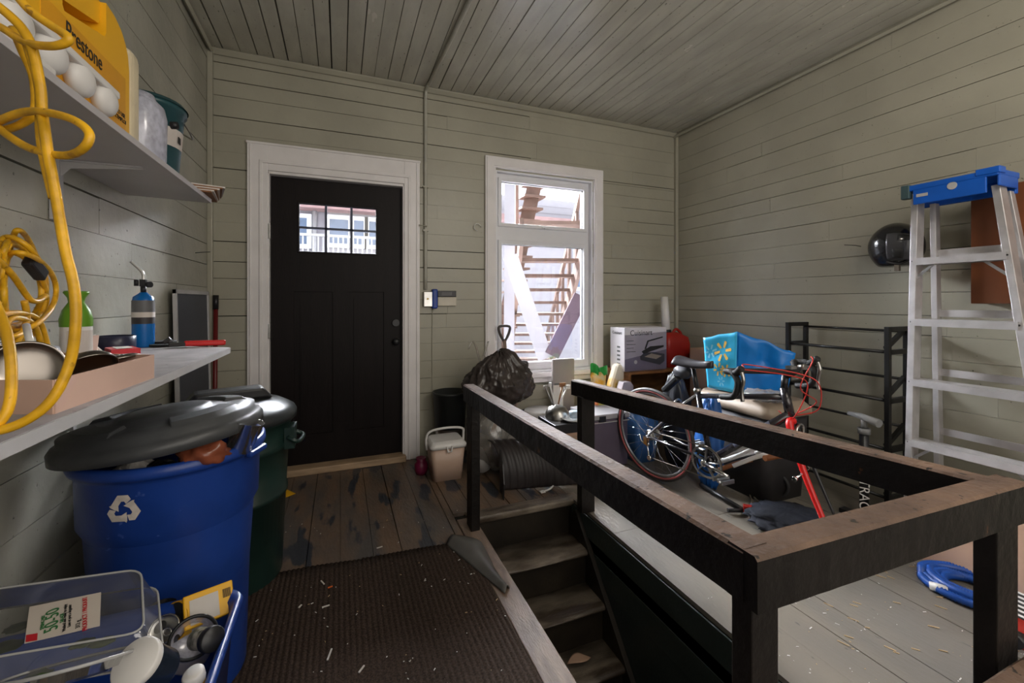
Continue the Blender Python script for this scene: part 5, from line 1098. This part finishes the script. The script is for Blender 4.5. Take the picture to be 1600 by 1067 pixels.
# pole with lettering
q = P(1350, 800, X=2.62); pb = V((q.x, q.y, 0)); hp = thing('stand_pole', pb, 'black standing pole with white lettering and a flat T-shaped grip before the metal rack', 'pole')
qt = P(1348, 668, X=2.62); gt = P(1350, 655, X=2.62)
px_, py_ = q.x, q.y
obj('pole', M().cyl((px_, py_, .02), (px_, py_, qt.z), .021), BLACKP, hp); obj('collar', M().cyl((px_, py_, qt.z-.03), (px_, py_, qt.z), .028), GREY, hp)
obj('upper_rod', M().cyl((px_, py_, qt.z), (px_, py_, gt.z), .014), GREY, hp)
obj('grip', M().tube([P(1325, 645, X=2.62), P(1345, 650, X=2.62), P(1374, 662, X=2.60)], [.010, .016, .022], 10), GREY, hp)
obj('foot', M().cbox((px_, py_, .012), (.22, .05, .024)).cbox((px_, py_, .012), (.05, .22, .024)), BLACKP, hp)
dn = (V((0, 0, 0))-V((px_, py_, 0))).normalized(); sdv = V((-dn.y, dn.x, 0)); 
text('lettering', 'INTRAC', .062, V((px_, py_, P(1352, 762, X=2.62).z))+dn*.0225, (0, 0, -1), sdv, WHITEP, hp)

# ---------------------------------------------------------------- metal rack
rk = thing('shoe_rack', (2.88, 1.68, 0), 'black metal tiered rack standing against the right wall', 'rack')
RM = mat('black_metal', (.012, .012, .012), .35, var=.3)
xa, xb, ya, yb = 2.80, 2.975, 1.42, 1.985; zt = 1.04
for y in (ya, yb):
    for x in (xa, xb): obj('upright', M().box(x-.013, x+.013, y-.012, y+.012, 0, zt), RM, rk, bev=.002)
    for z in (zt-.013, .90, .63, .36, .09): obj('end_bar', M().box(xa, xb, y-.012, y+.012, z-.013, z+.013), RM, rk)
for z in (.90, .63, .36, .09):
    obj('shelf_bar', M().tube([(xa, ya, z+.10 if z > .8 else z+.07), (xa, yb, z+.10 if z > .8 else z+.07)] if 0 else [(xb-.01, ya, z+.11), (xb-.01, yb, z+.11)], .008, 8), RM, rk)
    obj('shelf_bar', M().tube([(xa+.01, ya, z), (xa+.01, yb, z)], .009, 8), RM, rk)
    obj('brace', M().bar((xa, ya+.01, z+.02), (xb, ya+.01, z+.12), .02, .02), RM, rk)
# ---------------------------------------------------------------- ladder
ld = thing('step_ladder', (2.68, 1.0, 0), 'aluminium step ladder with a blue plastic top standing against the right wall', 'ladder')
def Lr(s, z, x=None):                                # point on the front rail; s=0 far/left, s=1 near/right
    k = 1-z/1.72; xx = 2.745-.10*k if x is None else x
    return V((xx, 1.262-.012*k if s == 0 else .975-.235*k, z))
def chan(a, b, side):
    m = M(); d = (b-a).normalized(); m.bar(a, b, .006, .062, (1, 0, 0)); sgn = -1 if side == 0 else 1
    for o_ in (-.03, .03): m.bar(a+V((o_, -.012*sgn*-1, 0)), b+V((o_, -.012*sgn*-1, 0)), .024, .003, (1, 0, 0))
    return m
for s in (0, 1): obj('front_rail', M().bar(Lr(s, .02), Lr(s, 1.70), .028, .062, (1, 0, 0)), ALUP, ld, bev=.002)
for s in (0, 1):
    a = Lr(s, .02)+V((.20, .01 if s else -.03, 0)); b = Lr(s, 1.68)+V((.085, -.0 if s else -.03, 0)); obj('rear_rail', M().bar(a, b, .024, .04, (1, 0, 0)), ALUP, ld, bev=.002)
for k, z in enumerate((1.395, 1.09, .79, .49, .19)):
    a, b = Lr(0, z), Lr(1, z); obj('step', M().box(a.x-.035, a.x+.045, b.y, a.y, z-.003, z+.003).box(a.x-.037, a.x-.033, b.y, a.y, z-.032, z+.003).box(a.x+.043, a.x+.047, b.y, a.y, z-.032, z+.003), ALUP, ld)
    c, d = V((a.x+.11+.02*k, a.y-.03, z+.03)), V((b.x+.11+.02*k, b.y+.01, z+.03)); obj('rear_bar', M().bar(c, d, .006, .035), ALUP, ld)
    for q in (a, b): obj('rivet', M().cyl(q+V((-.0355, 0, -.015)), q+V((-.031, 0, -.015)), .005, n=8), STEEL, ld) if 0 else None
for k, z in enumerate((1.395, 1.09, .79, .49)):
    for s in (0, 1):
        q = Lr(s, z-.012); obj('rivet', M().cyl(q+V((-.0345, 0, 0)), q+V((-.030, 0, 0)), .0045, n=8), INK, ld)
for s in (0, 1):
    a = Lr(s, 1.34); b = Lr(s, 1.375)+V((-.02, -.09 if s == 0 else .09, 0)); b.z = 1.378; a.z = 1.29; obj('step_brace', M().bar(a+V((-.02, 0, 0)), b, .004, .012), ALU, ld)
    a = Lr(s, .44); b = Lr(s, .47)+V((-.02, -.09 if s == 0 else .09, 0)); a.z = .385; obj('step_brace', M().bar(a+V((-.02, 0, 0)), b, .004, .012), ALU, ld)
    obj('foot', M().cbox(Lr(s, .01), (.08, .04, .02)), BLADD, ld)
m = M(); xT = 2.70
m.box(xT-.03, xT+.16, .945, 1.29, 1.735, 1.765); obj('top_cap', m, BLADD, ld, bev=.006)
m = M().box(xT-.028, xT-.018, .985, 1.25, 1.665, 1.74).box(xT-.034, xT+.02, .94, 1.02, 1.745, 1.775).box(xT+.14, xT+.16, .95, 1.285, 1.67, 1.74).box(xT-.02, xT+.14, .945, .955, 1.69, 1.74); obj('top_skirt', m, BLADD, ld, bev=.004)
obj('top_corner', M().box(xT-.034, xT+.0, 1.262, 1.298, 1.70, 1.77), mat('grey_corner', (.05, .09, .10), .4), ld, bev=.004)
obj('tool_slot', M().cyl((xT-.030, 1.10, 1.725), (xT-.027, 1.10, 1.725), .018).box(xT-.030, xT-.0275, 1.19, 1.235, 1.70, 1.715), LGREY, ld)
# helmet
hc = P(1400, 386, X=2.90); hm = thing('helmet', hc, 'black full helmet with a visor hanging on the right wall beside the ladder', 'helmet')
m = M().blob(hc, (.115, .125, .135), .03, 2, 28, 2, fn=lambda p, d: V((p.x, p.y, p.z if p.z > -.11 else -.11-(p.z+.11)*.1)))
obj('shell', m, mat('helmet_black', (.012, .012, .014), .22, var=.4, coat=.4), hm)
vd = (V((0, 0, hc.z))-hc).normalized(); vs_ = V((-vd.y, vd.x, 0)); vs_ = vs_
def hp_(u, v, k=1.03): 
    d = (vd+vs_*u+V((0, 0, v))).normalized(); return hc+V((d.x*.115, d.y*.125, d.z*.135))*k
obj('visor_plate', M().grid(lambda a, b: hp_(.75-a*1.15, .45-b*1.25+.15*a, 1.03), 14, 12), mat('helmet_grey', (.05, .05, .055), .25), hm, thick=.004)
obj('vent', M().grid(lambda a, b: hp_(.22-a*.38, -.15-b*.42, 1.06), 4, 4), INK, hm, thick=.004); obj('vent', M().grid(lambda a, b: hp_(.55-a*.55, .40-b*.22, 1.06), 4, 4), INK, hm, thick=.004)
obj('badge', M().grid(lambda a, b: hp_(.22-a*.16, .26-b*.08, 1.085), 3, 3), STEEL, hm, thick=.002)
obj('visor_rim', M().tube(smooth([hp_(.85, .2), hp_(.88, -.3), hp_(.6, -.8), hp_(.1, -1.05), hp_(-.5, -.9)], 5), .006, 8), BLACKP, hm); q = hp_(.05, -1.2, .95); obj('chin_strap', M().cbox(q+V((0, 0, -.02)), (.02, .02, .04)), ROPE, hm)
# brown cabinet on the wall behind ladder
bc = thing('wall_cabinet', (2.96, .8, 1.19), 'red-brown wooden wall cabinet behind the ladder', 'cabinet')
obj('body', M().box(2.90, RX, .35, 1.125, 1.17, 1.73), BROWNW, bc, bev=.003); obj('door', M().box(2.885, 2.90, .36, .80, 1.18, 1.72), WOOD, bc, bev=.003)
obj('sticker', M().box(2.898, 2.8995, .83, .91, 1.50, 1.66), mat('brown_sticker', (.30, .12, .06), .5), bc); obj('knob', M().cyl((2.885, .77, 1.45), (2.865, .77, 1.45), .013), STEEL, bc)
# cardboard sheet + box bottom right
t_ = thing('cardboard_carton', (2.42, .8, 0), 'plain tan cardboard carton on the floor before the ladder feet', 'carton')
obj('side', M().bar((2.475, 1.15, .16), (2.44, .35, .16), .006, .32), CARD, t_); obj('side', M().bar((2.56, 1.15, .16), (2.54, .35, .16), .006, .32), CARDP, t_); obj('end', M().bar((2.475, 1.15, .16), (2.56, 1.15, .16), .006, .32), CARD, t_); obj('lid', M().prism([(2.472, 1.153), (2.563, 1.153), (2.543, .347), (2.437, .347)], lambda a, b, c: (a, b, c), .321, .326), CARDP, t_)
# hose
hs = thing('vacuum_hose', P(1505, 925, Z=0), 'blue corrugated hose coiled on the floor in front of the cardboard carton', 'hose')
hc = P(1518, 927, Z=.0); pts = []
for k in range(150):
    a = k*2*PI/34; r = .155-.0105*(k/34)-.03*max(0, (k-80)/70); pts.append(hc+V((r*math.cos(a)*.85+.02*math.sin(k*.11), r*math.sin(a)*1.0, .016+.017*(k/34 % 1.3))))
pts = smooth(pts, 5); obj('tube', M().tube(pts, [.0125 if k % 2 else .0170 for k in range(len(pts))], 10), HOSEM, hs)
q = P(1460, 920, Z=.02); obj('cuff', M().tube([q+V((.01, .02, 0)), q+V((.03, -.03, .005))], .016, 10), WHITEP, hs)
t_ = thing('white_vent', P(1600, 945, Z=.05), 'white slatted object with black slots at the right edge next to the hose', 'vent')
q = P(1606, 960, Z=.06); rt = Matrix.Rotation(-.5, 3, 'Y'); obj('body', M().cbox(q, (.12, .14, .05), rt), WHITEP, t_, bev=.004)
for k in range(6): obj('slot', M().cbox(q+rt@V((-.045+k*.018, 0, .026)), (.008, .11, .003), rt), INK, t_)
q = P(1596, 1000, Z=.03); t_ = thing('red_machine', (q.x, q.y, 0), 'small red and black tool at the right edge below the white slatted object', 'tool'); obj('body', M().cbox(q+V((.04, 0, 0)), (.10, .10, .06)), REDP, t_, bev=.01); obj('nose', M().cyl(q+V((-.01, 0, .01)), q+V((-.05, 0, .01)), .022), BLACKP, t_); obj('cover', M().blob(q+V((.0, -.05, .01)), .03, .1, 2, 10), LGREY, t_)
q = P(1392, 850, Z=.012); tag(obj('metal_bracket', M().cbox(q, (.10, .03, .01), Matrix.Rotation(-.9, 3, 'Z')), STEEL), 'flat metal bracket on the floor at the foot of the black rack', 'bracket')
C.view_layers[0].update()
